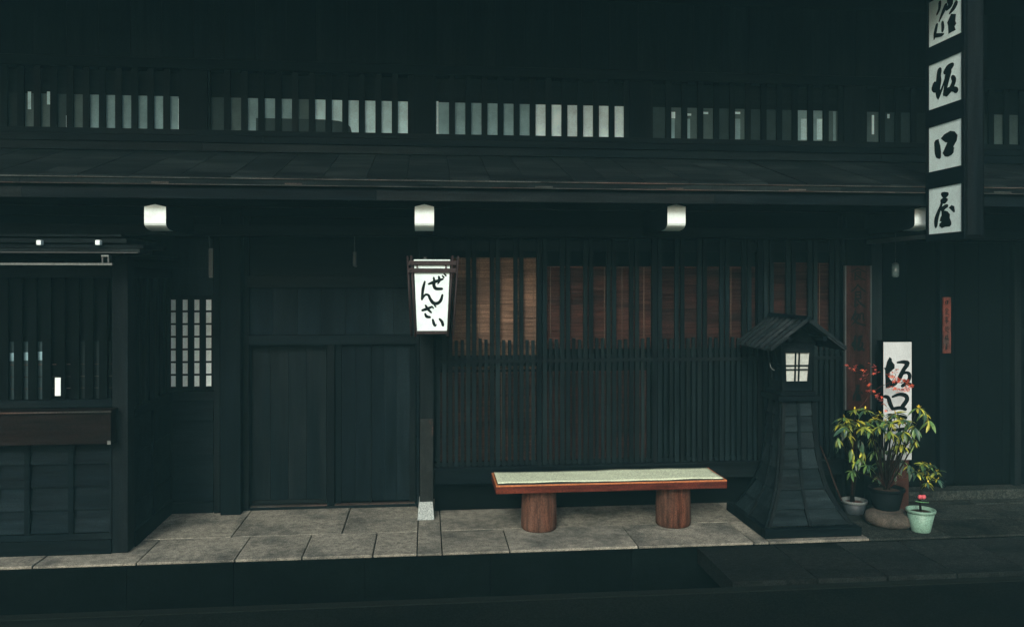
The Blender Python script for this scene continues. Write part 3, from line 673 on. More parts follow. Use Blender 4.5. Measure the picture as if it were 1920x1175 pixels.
# side of the bay
ys = BY + .16
sd_ = bb('side_window', XB - .10, XB - .08, ys, F - .0, Z(745, 8, 280), Z(520, 8, 280), 'dark')
n = 7; span = F - .03 - ys
for i in range(n):
    yc = ys + .05 + span * i / n
    bb('slat', XB - .06, XB - .025, yc, yc + .075, Z(751, 8, 280), zl(521), 'wood_v', sd_)
bb('side_sill', XB - .10, XB + .012, ys + .001, F - .001, Z(751, 8, 280) - .085, Z(751, 8, 280) - .002, 'wood_y', None, .004)
zq = [0.14, .36, .58, .80, Z(751, 8, 280) - .088]
for a, b in zip(zq[:-1], zq[1:]):
    for (y0, y1) in ((ys + .002, ys + .50), (ys + .55, F - .002)):
        bb('wall_board', XB - .06, XB - .02 + random.uniform(0, .006), y0, y1, a + .003, b - .001, 'panel_h')
bb('batten', XB - .06, XB + .004, ys + .502, ys + .548, .14, zq[-1], 'wood_v')
bb('side_base', XB - .10, XB + .015, ys + .001, F - .001, 0, .138, 'wood_y', None, .004)
bb('head_beam', XB - .12, XB - .002, ys + .001, F - .001, zl(520), zl(500), 'wood_y', None, .004)
# roof of the bay: three lapped boards, pale rafter ends and a metal rail below
br = bb('bay_roof', -4.8, X(262, 6.98), 6.98, 7.30, Z(474, 6.98, 110), Z(466, 6.98, 110), 'roofwood', None, .004)
bb('roof_board', -4.8, X(272, 7.1), 7.06, 7.60, Z(463, 6.98, 110) - .006, Z(459, 6.98, 110) + .006, 'roofwood', br, .003)
bb('roof_board', -4.8, X(240, 7.25), 7.22, 8.3, Z(450, 6.98, 110) - .01, Z(446, 6.98, 110) + .008, 'roofwood', br, .003)
bb('roof_board', -4.8, X(226, 7.4), 7.42, 8.5, Z(438, 6.98, 110), Z(434, 6.98, 110) + .004, 'roofwood', br, .003)
bb('edge_strip', -4.8, X(258, 6.97), 6.965, 6.979, Z(474, 6.98, 110), Z(472.5, 6.98, 110), 'iron', br)
bb('soffit', -4.8, XB + .1, 7.0, 8.5, zl(480), zl(476), 'dark', br)
for p_ in (-55, 72, 182.5):
    bb('rafter_end', X(p_ - 4.6, 7.0), X(p_ + 4.6, 7.0), 7.0, 7.055, Z(459.5, 7.0, p_), Z(450, 7.0, p_), 'white_paint', br, .008)
gut = bb('metal_rail', -4.8, X(211, 6.93), 6.92, 6.94, Z(497, 6.93, 110), Z(493, 6.93, 110), 'metal')
bb('rail_bracket', X(190, 6.93), X(193, 6.93), 6.935, 7.0, Z(492.6, 6.93, 195), Z(478, 6.93, 195), 'iron', gut)
bb('rail_bracket', X(201, 6.93), X(204, 6.93), 6.935, 7.0, Z(492.6, 6.93, 195), Z(478, 6.93, 195), 'iron', gut)
bb('rail_bracket', X(190, 6.93), X(204, 6.93), 6.925, 6.934, Z(481, 6.93, 195), Z(478, 6.93, 195), 'metal', gut)

# ================================================================ bamboo blinds behind the lattice
def blind(p0, p1, t0, t1, m, strings, label, Y=8.340):
    x0, x1 = X(p0, Y), X(p1, Y); zt_, zb_ = Z(t0, Y), Z(t1, Y)
    o = thing('bamboo_blind', ((x0 + x1) / 2, Y, zb_), label, 'blind', 'bamboo blinds hanging behind the lattice')
    n = int((zt_ - zb_) / .0085); geo = []
    for i in range(n):
        z = zb_ + (zt_ - zb_) * i / n; r = random.uniform(.0030, .0041); dy = random.uniform(-.001, .001) + .006 * math.sin(i * .03)
        vs = [(x, Y + dy + b * r, z + c * r) for x in (x0, x1) for b, c in ((-1, 0), (0, 1), (1, 0), (0, -1))]
        geo.append((vs, [[0, 1, 5, 4], [1, 2, 6, 5], [2, 3, 7, 6], [3, 0, 4, 7], [3, 2, 1, 0], [4, 5, 6, 7]]))
    rd = mesh('reed', *join_geo(geo), m, o); rd['kind'] = 'stuff'
    box('reed_backing', x0 + .002, x1 - .002, Y + .010, Y + .012, zb_, zt_, m, o)
    for s in strings: tube('cord', [(X(s, Y), Y - .009, zb_), (X(s, Y), Y - .009 + .004, (zb_ + zt_) / 2), (X(s, Y), Y - .009, zt_)], .0026, 'string', o, 5)
    for py in (zb_, zt_): box('end_rod', x0, x1, Y - .008, Y + .008, py - .008, py + .008, m, o, .003)
blind(840, 1007, 484, 692, 'blind_pale', (865, 899, 1000), 'pale straw bamboo blind in the upper lattice nearest the hanging lantern')
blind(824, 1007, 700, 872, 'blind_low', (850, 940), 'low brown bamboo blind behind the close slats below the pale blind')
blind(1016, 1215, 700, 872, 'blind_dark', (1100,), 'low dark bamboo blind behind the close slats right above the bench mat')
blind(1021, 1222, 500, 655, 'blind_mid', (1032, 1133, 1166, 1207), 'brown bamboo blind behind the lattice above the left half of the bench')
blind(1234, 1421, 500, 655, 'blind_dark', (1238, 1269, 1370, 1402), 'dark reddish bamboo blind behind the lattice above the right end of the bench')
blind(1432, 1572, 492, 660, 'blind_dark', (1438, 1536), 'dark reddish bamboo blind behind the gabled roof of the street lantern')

# ================================================================ hanging paper lantern with writing
LYN = 7.62
lc = X(811, LYN)
lan = thing('hanging_lantern', (lc, LYN + .2, Z(628, LYN)), 'tapered white paper lantern in brown wooden frame with four black brush characters', 'lantern')
zT, zB = Z(484, LYN), Z(622, LYN)
zf1, zf0 = Z(511, LYN), Z(620, LYN)
a1, b1 = X(776, LYN), X(844, LYN); a0, b0 = X(782, LYN), X(838, LYN)
def quadbox(name, tl, tr, br_, bl, y0, y1, m, par):
    vs = [(tl[0], y0, tl[1]), (tr[0], y0, tr[1]), (br_[0], y0, br_[1]), (bl[0], y0, bl[1])]; vs += [(v[0], y1, v[2]) for v in vs]
    return mesh(name, vs, [[0, 1, 2, 3], [7, 6, 5, 4], [0, 4, 5, 1], [1, 5, 6, 2], [2, 6, 7, 3], [3, 7, 4, 0]], m, par)
dep = .34
sh = quadbox('paper_shade', (a1, zT - .012), (b1, zT - .012), (b0, zf0), (a0, zf0), LYN, LYN + dep, 'paper', lan)
sh.scale = (1, 1, 1)
fnl = lambda x, y, e: P(740 + x / 5.875, 460 + y / 5.875, LYN - .0012 - e)
ZEN = [[(375, 425, 14), (430, 405, 24), (530, 370, 16)], [(430, 355, 14), (437, 400, 20), (432, 440, 24), (455, 475, 24), (520, 478, 20)], [(487, 345, 16), (492, 385, 20), (475, 425, 8)], [(525, 335, 12), (542, 352, 14)], [(545, 312, 12), (564, 332, 14)],
       [(332, 398, 14), (312, 480, 22), (300, 595, 16)], [(305, 590, 10), (335, 545, 16), (372, 548, 18), (395, 595, 22), (430, 635, 26), (475, 635, 24), (510, 600, 22), (525, 545, 16)],
       [(305, 715, 18), (350, 700, 22), (405, 678, 16)], [(340, 660, 14), (365, 700, 20), (402, 738, 14)], [(335, 752, 14), (352, 782, 22), (388, 790, 18)], [(410, 670, 10), (426, 690, 12)], [(435, 655, 10), (453, 675, 12)],
       [(420, 818, 16), (432, 860, 22), (445, 885, 14), (462, 868, 6)], [(495, 810, 16), (520, 840, 22), (532, 880, 20)]]
ZEN = [[(a, b, c * 1.5) for a, b, c in q] for q in ZEN]
for seg_ in (ZEN[0:5], ZEN[5:7], ZEN[7:12], ZEN[12:14]): put_glyph('character', seg_, fnl, lan)
# frame
for yy, off in ((LYN - .012, 0), (LYN + dep - .01, 0)):
    for s, (pt_, pb_) in enumerate(((771, 779), (849, 839.5))):
        tube('frame_post', [(X(pt_, LYN), yy, Z(479, LYN)), (X(pb_, LYN), yy, Z(631, LYN))], .0115, 'lanwood', lan, 6)
for (z0, z1) in ((497, 489), (511, 503)):
    box('frame_rail', X(764, LYN), X(858, LYN), LYN - .026, LYN - .008, Z(z0, LYN), Z(z1, LYN), 'lanwood', lan, .003)
    box('frame_rail', X(764, LYN), X(858, LYN), LYN + dep + .002, LYN + dep + .02, Z(z0, LYN), Z(z1, LYN), 'lanwood', lan, .003)
    for q in (768, 853): box('frame_rail', X(q, LYN) - .010, X(q, LYN) + .010, LYN - .05, LYN + dep + .05, Z(z0, LYN) - .004, Z(z1, LYN) - .006, 'lanwood', lan, .003)
for q in (782, 836): box('frame_peg', X(q, LYN) - .006, X(q, LYN) + .006, LYN - .018, LYN - .002, Z(504, LYN), Z(496, LYN), 'lanwood', lan)
for q0, q1 in ((764, 771), (859, 849)):
    for yy in (LYN - .04, LYN + dep + .03): tube('frame_post', [(X(q0, LYN), yy, Z(480, LYN)), (X(q1, LYN), yy, Z(630, LYN))], .008, 'lanwood', lan, 6)
box('frame_rail', X(779, LYN), X(841, LYN), LYN - .014, LYN + .004, Z(626, LYN), zf0 - .002, 'lanwood', lan, .003)
box('bottom_board', X(781, LYN), X(839, LYN), LYN + .006, LYN + dep, zf0 - .018, zf0 - .002, 'lanwood', lan)
box('bracket_arm', X(797, LYN) - .02, X(797, LYN) + .02, LYN + .1, 8.168, Z(484, LYN) + .02, Z(484, LYN) + .06, 'wood_y', lan)
box('hanger', X(797, LYN) - .012, X(797, LYN) + .012, LYN + .12, LYN + .15, zT - .02, Z(484, LYN) + .02, 'iron', lan)
box('stay', X(797, LYN) - .02, X(797, LYN) + .02, LYN + .2, 8.168, zf0 - .06, zf0 - .02, 'wood_y', lan)

# ================================================================ bench, its mat
bxa, bxb, bya, byb, bz = .622, 2.775, 7.46, 7.98, .47
bench = thing('bench', ((bxa + bxb) / 2, 7.72, 0), 'low red brown wooden bench resting on two short log legs', 'bench')
sb_ = box('seat', bxa, bxb, bya, byb, bz - .075, bz - .012, 'bench', bench, .006)
box('seat_rim', bxa, bxb, bya + .0015, bya + .014, bz - .0115, bz + .002, 'rim', sb_, .002)
box('seat_rim', bxa, bxb, byb - .014, byb - .001, bz - .0115, bz + .002, 'rim', sb_, .002)
box('seat_rim', bxa + .001, bxa + .016, bya + .0145, byb - .0145, bz - .0115, bz + .0015, 'rim', sb_, .002)
box('seat_rim', bxb - .016, bxb - .001, bya + .0145, byb - .0145, bz - .0115, bz + .0015, 'rim', sb_, .002)
for pc in (1010.5, 1262):
    cx = X(pc, 7.72)
    prof = [(.148, 0), (.160, .012), (.164, .05), (.163, .2), (.158, .36), (.156, bz - .076)]
    lathe('leg', cx, 7.715, prof, 'log', bench, 64, .018)
# mat with a slightly wavy surface
nx_, ny_ = 60, 8; vs, fs = [], []
mx0, mx1, my0, my1 = bxa + .022, bxb - .022, bya + .050, byb - .02
for j in range(ny_ + 1):
    for i in range(nx_ + 1):
        u_, v_ = i / nx_, j / ny_
        wv = .0025 * math.sin(u_ * 9 + v_ * 2) + .0012 * math.sin(u_ * 23 + 1) + .0015 * math.sin(v_ * 9 + u_ * 31)
        yo = .008 * math.sin(u_ * 5 + .4) * (1 - v_)
        vs.append((mx0 + (mx1 - mx0) * u_, my0 + (my1 - my0) * v_ + yo, bz - .004 + .008 + wv))
for j in range(ny_):
    for i in range(nx_):
        q = j * (nx_ + 1) + i; fs.append([q, q + 1, q + nx_ + 2, q + nx_ + 1])
o = mesh('bench_mat', vs, fs, 'mat', None, True); tag(o, 'pale green woven mat with a black front border lying along the bench seat', 'mat')
so_ = o.modifiers.new('s', 'SOLIDIFY'); so_.thickness = .006; so_.offset = -1
vs2 = [];
for i in range(nx_ + 1):
    v = Vector(vs[i]); vs2 += [(v.x, my0 - .034, v.z * .3 + (bz - .001) * .7 - .002), (v.x, v.y + .003, v.z + .0028)]
mesh('border', vs2, [[2 * i, 2 * i + 2, 2 * i + 3, 2 * i + 1] for i in range(nx_)], 'cloth_dark', o, True).modifiers.new('s', 'SOLIDIFY').thickness = .006

# ================================================================ wooden street lantern
AX, AY = 3.475, 7.655
an = thing('street_lantern', (AX, AY, 0), 'tall black wooden street lantern with flared boarded base, paper windows and gabled board roof', 'lantern')
def ring(hx, hy, z): return [(AX - hx, AY - hy, z), (AX + hx, AY - hy, z), (AX + hx, AY + hy, z), (AX - hx, AY + hy, z)]
def frust(name, h0, z0, h1, z1, m, par=None):
    vs = ring(*(h0 if isinstance(h0, tuple) else (h0, h0)), z0) + ring(*(h1 if isinstance(h1, tuple) else (h1, h1)), z1)
    return mesh(name, vs, [[3, 2, 1, 0], [4, 5, 6, 7], [0, 1, 5, 4], [1, 2, 6, 5], [2, 3, 7, 6], [3, 0, 4, 7]], m, par or an)
ph = .455
for (x0, x1, y0, y1) in ((AX - ph, AX + ph, AY - ph - .03, AY - ph + .05), (AX - ph, AX + ph, AY + ph - .05, AY + ph + .03), (AX - ph, AX - ph + .08, AY - ph + .051, AY + ph - .051), (AX + ph - .08, AX + ph, AY - ph + .051, AY + ph - .051)):
    box('plinth_beam', x0, x1, y0, y1, .004, .085, 'wood_h', an, .006)
# flare: half width against height
prf = [(.405, .085), (.355, .16), (.30, .26), (.245, .385), (.210, .53), (.187, .69), (.173, .86), (.165, 1.03), (.160, 1.19)]
def hw(z):
    for (a, za), (b, zb2) in zip(prf[:-1], prf[1:]):
        if za <= z <= zb2: return a + (b - a) * (z - za) / (zb2 - za)
    return prf[-1][0]
frust('core', hw(.085) - .03, .086, hw(.385) - .03, .385, 'dark'); frust('core', hw(.385) - .031, .3855, hw(.69) - .03, .69, 'dark'); frust('core', hw(.69) - .031, .6905, .13, 1.19, 'dark')
rowz = [.087, .215, .375, .56, .745, .90, 1.045, 1.188]
def face_pt(side, t, off, z):               # side 0 front, 1 right, 2 back, 3 left ; t -1..1 ; off outward
    h = hw(z); a = [(0, -1, 1, 0), (1, 0, 0, 1), (0, 1, -1, 0), (-1, 0, 0, -1)][side]
    return (AX + a[0] * (h + off) + a[2] * t * h, AY + a[1] * (h + off) + a[3] * t * h, z)
for side in range(4):
    for r0, r1 in zip(rowz[:-1], rowz[1:]):
        for (t0, t1) in ((-.93, -.05), (.05, .93)):
            zz = [r0 + (r1 - r0) * q / 3 for q in range(4)]; zz[0] += .007
            vs = []
            for q, z in enumerate(zz):
                off = .016 - .020 * q / 3
                vs += [face_pt(side, t0, off, z), face_pt(side, t1, off, z), face_pt(side, t0, -.028, z), face_pt(side, t1, -.028, z)]
            fs = []
            for q in range(3):
                b = q * 4; fs += [[b, b + 1, b + 5, b + 4], [b, b + 4, b + 6, b + 2], [b + 1, b + 3, b + 7, b + 5]]
            fs += [[0, 2, 3, 1], [12, 13, 15, 14]]
            mesh('clapboard', vs, fs, 'lan_board', an)
    for (t0, t1) in ((-1.0, -.90), (-.045, .045), (.90, 1.0)):
        zz = [.087 + (1.19 - .087) * q / 14 for q in range(15)]; vs = []
        for z in zz:
            w2 = .016 / hw(z); 
            if t0 == -1.0: ta, tb = -1, -1 + 2.0 * w2
            elif t0 < 0: ta, tb = -w2 * .9, w2 * .9
            else: ta, tb = 1 - 2.0 * w2, 1
            o1 = .020
            vs += [face_pt(side, ta, o1, z), face_pt(side, tb, o1, z), face_pt(side, ta, -.01, z), face_pt(side, tb, -.01, z)]
        fs = []
        for q in range(14):
            b = q * 4; fs += [[b, b + 1, b + 5, b + 4], [b, b + 4, b + 6, b + 2], [b + 1, b + 3, b + 7, b + 5], [b + 2, b + 6, b + 7, b + 3]]
        fs += [[0, 2, 3, 1], [56, 57, 59, 58]]
        mesh('batten', vs, fs, 'wood_v', an)
box('ledge', AX - .212, AX + .212, AY - .212, AY + .212, 1.191, 1.238, 'wood_h', an, .005)
box('ledge', AX - .172, AX + .172, AY - .172, AY + .172, 1.239, 1.280, 'wood_h', an, .005)
# light box, wider at the top
zb0, zb1 = 1.281, 1.72
h0_, h1_ = .140, .168
def hb(z): return h0_ + (h1_ - h0_) * (z - zb0) / (zb1 - zb0)
def fb_pt(side, t, off, z):
    h = hb(z); a = [(0, -1, 1, 0), (1, 0, 0, 1), (0, 1, -1, 0), (-1, 0, 0, -1)][side]
    return (AX + a[0] * (h + off) + a[2] * t, AY + a[1] * (h + off) + a[3] * t, z)
def fb_box(name, side, ta0, tb0, ta1, tb1, z0, z1, o0, o1, m, par=None):
    vs = [fb_pt(side, ta0, o0, z0), fb_pt(side, tb0, o0, z0), fb_pt(side, tb1, o0, z1), fb_pt(side, ta1, o0, z1), fb_pt(side, ta0, o1, z0), fb_pt(side, tb0, o1, z0), fb_pt(side, tb1, o1, z1), fb_pt(side, ta1, o1, z1)]
    return mesh(name, vs, [[0, 1, 2, 3], [7, 6, 5, 4], [0, 4, 5, 1], [1, 5, 6, 2], [2, 6, 7, 3], [3, 7, 4, 0]], m, par or an)
wz0, wz1 = 1.372, 1.640
for side in range(4):
    pp = fb_box('paper_pane', side, -.105, .105, -.122, .122, wz0 - .01, wz1 + .01, -.022, -.018, 'paper3' if side in (0, 2) else 'wood_v')
    for (z0, z1) in ((zb0, wz0), (wz1, zb1)): fb_box('window_rail', side, -hb(z0) + .001, hb(z0) - .001, -hb(z1) + .001, hb(z1) - .001, z0, z1, -.002 + side * .0005, -.03, 'wood_h')
    for s in (-1, 1):
        a = sorted((s * .104, s * (hb(wz0) - .001))); b = sorted((s * .119, s * (hb(wz1) - .001)))
        fb_box('window_stile', side, a[0], a[1], b[0], b[1], wz0, wz1, -.001 + side * .0005, -.03, 'wood_v')
    for t in (-.018, .018): fb_box('muntin', side, t - .0065, t + .0065, t - .0065, t + .0065, wz0, wz1, -.004, -.015, 'wood_v')
    zm = (wz0 + wz1) / 2 - .005
    for t in (-.019, .019): fb_box('muntin', side, -.112, .112, -.112, .112, zm + t - .0065, zm + t + .0065, -.005, -.0155, 'wood_h')
# roof
ey, ez, ax_z = .355, 1.690, 1.945
ry0, ry1 = 7.27, 8.10
gz = lambda t: ax_z - (ax_z - ez) * t
for yy in (AY - .165, AY + .150):
    prism('gable_board', [(AX - .20, zb1 + .001), (AX + .20, zb1 + .001), (AX + .02, ax_z - .05), (AX - .02, ax_z - .05)], 'y', yy, yy + .015, 'dark', an)
for s in (-1, 1):
    n = 7; bw_ = (ry1 - ry0) / n
    for i in range(n):
        y0 = ry0 + bw_ * i; j = random.uniform(-.006, .006)
        x0, x1 = AX + s * .008, AX + s * (ey + j)
        tz = gz(0), gz(1.0)
        vs = [(x0, y0 + .002, tz[0] - .018), (x1, y0 + .002, tz[1] - .018), (x1, y0 + bw_ - .002, tz[1] - .018), (x0, y0 + bw_ - .002, tz[0] - .018), (x0, y0 + .002, tz[0]), (x1, y0 + .002, tz[1]), (x1, y0 + bw_ - .002, tz[1]), (x0, y0 + bw_ - .002, tz[0])]
        mesh('roof_board', vs, [[0, 3, 2, 1], [4, 5, 6, 7], [0, 1, 5, 4], [1, 2, 6, 5], [2, 3, 7, 6], [3, 0, 4, 7]], 'roofl', an) if 'roofl' in M else None
M['roofl'] = mat('weathered cedar roof board', (0.010, 0.0155, 0.0175), 0.8, 0.035, .5, (2.5, 20, 20), c2=(0.024, 0.032, 0.034), s2=4, bscale=(8, 100, 100), bump=.5)
for s in (-1, 1):
    n = 7; bw_ = (ry1 - ry0) / n
    for i in range(n):
        y0 = ry0 + bw_ * i; j = random.uniform(-.008, .008)
        for part, (ta, tb, dz) in enumerate(((0.02, .56, .014), (.52, 1.0 + j, 0.0))):
            x0, x1 = AX + s * ey * ta, AX + s * ey * tb; za, zb3 = gz(ta) + dz, gz(tb) + dz
            vs = [(x0, y0 + .002, za - .014), (x1, y0 + .002, zb3 - .014), (x1, y0 + bw_ - .002, zb3 - .014), (x0, y0 + bw_ - .002, za - .014), (x0, y0 + .002, za), (x1, y0 + .002, zb3), (x1, y0 + bw_ - .002, zb3), (x0, y0 + bw_ - .002, za)]
            mesh('roof_board', vs, [[0, 3, 2, 1], [4, 5, 6, 7], [0, 1, 5, 4], [1, 2, 6, 5], [2, 3, 7, 6], [3, 0, 4, 7]], 'roofl', an)
    for i in range(n + 1):
        yb = ry0 + bw_ * i + (.006 if i == 0 else (-.006 if i == n else 0))
        x0, x1 = AX + s * .015, AX + s * (ey + .008)
        vs = []
        for yy in (yb - .011, yb + .011):
            vs += [(x0, yy, gz(0) + .002), (x1, yy, gz(1) - .004), (x1, yy, gz(1) + .026), (x0, yy, gz(0) + .034)]
        mesh('roof_batten', vs, [[0, 1, 2, 3], [7, 6, 5, 4], [0, 4, 5, 1], [1, 5, 6, 2], [2, 6, 7, 3], [3, 7, 4, 0]], 'roofl', an)
prism('ridge_cap', [(AX - .045, ax_z + .020), (AX + .045, ax_z + .020), (AX + .015, ax_z + .052), (AX - .015, ax_z + .052)], 'y', ry0 - .015, ry1 + .015, 'wood_y', an)
for s in (-1, 1):   # purlins carrying the roof
    box('purlin', AX + s * .17 - .02, AX + s * .17 + .02, ry0 + .03, ry1 - .03, gz(.50) - .055, gz(.50) - .016, 'wood_y', an, .003)
tube('hook', [P(1443.5, 680, 7.36), P(1444.5, 687, 7.36), P(1448, 692, 7.36), P(1452, 694, 7.36)], [.002, .004, .0055, .006], 'metal', an, 6)

# ================================================================ box sign jutting out over the street
SX, SYa, SYb, SW = X(1803.5, 6.54), 6.54, 7.0, .175
sg = thing('box_sign', (SX + SW / 2, 6.8, 2.66), 'tall narrow box sign jutting over the street with white panels of brush characters', 'sign')
box('sign_case', SX + .008, SX + SW, SYa - .035, SYb + .040, 2.665, 4.84, 'dark', sg, .004)
panels = [(2.732, 3.135, G_YA), (3.285, 3.682, G_KUCHI), (3.838, 4.237, G_SAKA), (4.398, 4.80, G_TOKO)]
for z0, z1, g in panels:
    pn = box('sign_panel', SX + .002, SX + .0078, SYa, SYb, z0, z1, 'signwhite', sg)
    f_ = lambda s, t, e, z0=z0, z1=z1: Vector((SX + .0006 - e, SYb + (SYa - SYb) * s, z1 + (z0 - z1) * t))
    put_glyph('character', g, f_, pn)
prev = 2.665
for z0, z1, g in panels + [(4.84, 4.84, None)]:
    box('case_rail', SX - .006, SX + .0078, SYa - .035, SYb + .04, prev + .001, z0 - .001, 'wood_y', sg); prev = z1
for (y0, y1) in ((SYa - .035, SYa - .0005), (SYb + .0005, SYb + .04)):
    for z0, z1, g in panels: box('case_rail', SX - .006, SX + .0078, y0, y1, z0, z1, 'wood_v', sg)
box('front_strip', SX + .02, SX + SW - .02, SYa - .043, SYa - .036, 2.70, 4.82, 'wood_v', sg)
for z in (2.70,):
    box('bracket', SX + .05, SX + .09, 7.042, 8.15 if z < 3 else 8.495, z, z + .04, 'iron', sg)

# ================================================================ reddish hanging sign board with writing, white standing sign, small plaque
RY = 8.12
rs = box('sign_board', X(1587, RY), X(1631, RY), RY, RY + .03, Z(768, RY, 1609), Z(498, RY, 1609), 'redboard', None, .003)
tag(rs, 'tall red brown wooden board with faded black characters hanging behind the street lantern', 'sign')
for (p, q) in ((1583.5, 1586.5), (1631.5, 1634)):
    box('edge_strip', X(p, RY), X(q, RY), RY - .006, RY + .03, Z(768, RY, 1609), Z(498, RY, 1609), 'iron', rs)
for (py, h, g) in ((501, 25, G_SHOKU), (531, 46, G_SHOKU), (580, 32, G_TOKORO), (622, 44, G_SAKA), (676, 32, G_KUCHI), (716, 40, G_YA)):
    f_ = lambda s, t, e, py=py, h=h: P(1609 + (s - .5) * 31, py + t * h, RY - .001 - e)
    put_glyph('character', g, f_, rs)
WY = 7.98
ws = thing('standing_sign', (X(1683, WY), WY, 0), 'white upright sign with large black brush characters standing behind the potted plants', 'sign')
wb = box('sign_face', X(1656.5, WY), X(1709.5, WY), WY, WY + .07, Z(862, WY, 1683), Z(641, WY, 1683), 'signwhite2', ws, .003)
wb.rotation_euler = (0, R(.0), 0)
box('sign_frame', X(1653, WY), X(1656, WY), WY - .004, WY + .08, Z(862, WY, 1683), Z(638, WY, 1683), 'dark', ws)
box('sign_frame', X(1710, WY), X(1713, WY), WY - .004, WY + .08, Z(862, WY, 1683), Z(638, WY, 1683), 'dark', ws)
box('sign_frame', X(1656.2, WY), X(1709.8, WY), WY - .004, WY + .08, Z(640.5, WY, 1683), Z(638, WY, 1683), 'dark', ws)
fw = lambda x, y, e: P(1640 + x / 7.344, 630 + y / 7.344, WY - .001 - e)
SK2 = [[(205, 285), (235, 310), (240, 350), (275, 390), (275, 440), (230, 480), (208, 500), (206, 585), (240, 620), (300, 615), (325, 640), (300, 670), (250, 700), (150, 712), (143, 460), (122, 440), (150, 430), (170, 350)],
       [(312, 362, 26), (400, 355, 52), (450, 372, 74)], [(450, 390, 60), (400, 460, 55), (350, 560, 62), (330, 620, 40)], [(370, 515, 50), (430, 500, 40), (475, 520, 50), (478, 580, 48), (440, 640, 50), (380, 685, 45)], [(410, 620, 45), (480, 660, 50), (535, 700, 30)]]
KU2 = [[(140, 830, 50), (185, 845, 52), (210, 920, 60), (245, 1000, 50)], [(245, 835, 30), (340, 800, 48), (425, 818, 60), (445, 875, 60), (395, 950, 60), (375, 985, 60)], [(260, 1000, 48), (350, 985, 50), (425, 1005, 46)]]
YA2 = [[(200, 1130, 40), (330, 1100, 45), (430, 1120, 50)], [(200, 1190, 40), (420, 1180, 45)], [(215, 1130, 50), (200, 1300, 55), (150, 1560, 40)], [(260, 1290, 40), (440, 1270, 45)], [(250, 1400, 40), (430, 1390, 45)], [(340, 1280, 45), (345, 1540, 50)], [(220, 1580, 40), (470, 1560, 50)]]
for g in (SK2, KU2, YA2): put_glyph('character', g, fw, wb)
box('stand_box', X(1664, WY), X(1704, WY), WY + .0, WY + .12, .0, Z(862.5, WY, 1683), 'brownbase', ws, .004)
pq = box('name_plaque', X(1768, 8.40), X(1782, 8.40), 8.39, 8.415, Z(662, 8.4, 1775), Z(557, 8.4, 1775), 'redplaque', None, .002)
tag(pq, 'narrow faded red plaque of small characters on the dark post right of the entrance', 'plaque')
for i, g in enumerate((G_KUCHI, G_SHOKU, G_JI, G_TOKORO, G_SAKA, G_YA)):
    f_ = lambda s, t, e, i=i: P(1775 + (s - .5) * 9, 560 + i * 16.5 + t * 14, 8.39 - .001 - e)
    put_glyph('character', g, f_, pq)

# ================================================================ small things hanging from the beam
def hang(px, py0, py1, Y, r, label, name, cat, mm='iron'):
    o = thing(name, P(px, py0, Y), label, cat)
    top = P(px, py0, Y); bot = P(px, py1, Y)
    return o, top, bot
o, t_, b_2 = hang(392, 443, 518, 8.12, .01, 'grey iron hanging bar under the beam above the small paper window', 'hanging_bar', 'iron bar')
tube('link', [t_, t_ + Vector((.01, 0, -.12))], .006, 'iron', o, 6)
box('bar', t_.x + .0, t_.x + .040, 8.10, 8.13, b_2.z, t_.z - .115, 'iron', o, .004)
box('bar_tip', t_.x + .004, t_.x + .036, 8.098, 8.132, b_2.z - .012, b_2.z - .001, 'metal', o, .004)
o, t_, b_2 = hang(665, 443, 498, 8.12, .01, 'slim grey iron hook hanging from the beam above the plank doors', 'hanging_hook', 'hook')
tube('rod', [t_, t_ + Vector((.0, 0, -.15))], [.004, .008], 'iron', o, 6)
tube('hook', [t_ + Vector((.0, 0, -.15)), Vector((t_.x, 8.12, b_2.z)), Vector((t_.x + .02, 8.12, b_2.z - .006))], [.018, .016, .010], 'iron', o, 6)
o, t_, b_2 = hang(1679, 443, 520, 7.95, .01, 'small clouded glass lamp hanging on a cord in the dark entrance', 'hanging_lamp', 'lamp')
tube('cord', [t_ + Vector((0, 0, .3)), Vector((t_.x, 7.95, Z(496, 7.95, 1679)))], .004, 'iron', o, 6)
zc = Z(496, 7.95, 1679); zd = Z(520, 7.95, 1679)
lathe('lamp_cap', t_.x, 7.95, [(.012, zc + .02), (.025, zc + .012), (.034, zc)], 'iron', o, 16)
lathe('glass_shade', t_.x, 7.95, [(.020, zd), (.034, zd + .012), (.036, (zc + zd) / 2), (.032, zc - .001)], 'glassy', o, 16)

# ================================================================ plants
def leaf_mesh(name, L, Wd, m, droop=.35, fold=.25):
    n = 6; vs, fs = [], []
    for i in range(n + 1):
        t = i / n; wv = Wd * math.sin(math.pi * min(1, t * .93 + .05)) ** .8 * (1 - .15 * t)
        z = -droop * L * t * t; x = L * t
        vs += [(x, -wv, z + fold * wv), (x, 0, z), (x, wv, z + fold * wv)]
    for i in range(n):
        a = i * 3; fs += [[a, a + 3, a + 4, a + 1], [a + 1, a + 4, a + 5, a + 2]]
    me = bpy.data.meshes.new(name); me.from_pydata(vs, [], fs); me.materials.append(M[m])
    for f in me.polygons: f.use_smooth = True
    return me
LV = [leaf_mesh('leaf', .105, .0155, 'leaf_green', .3, .4), leaf_mesh('leaf', .110, .019, 'leaf_deep', .45, .4), leaf_mesh('leaf', .085, .0125, 'leaf_yellow', .25, .4), leaf_mesh('leaf', .095, .0135, 'leaf_lime', .4), leaf_mesh('leaf', .035, .008, 'leaf_gold', .1)]
def put_leaf(par, me, loc, yaw, pitch_, roll=0, s=1.0):
    o = bpy.data.objects.new('leaf', me); COL.objects.link(o); o.parent = par; o.location = Vector(loc) - WL[par.name]
    o.rotation_euler = Euler((roll, -pitch_, yaw), 'XYZ'); o.scale = (s, s, s); return o
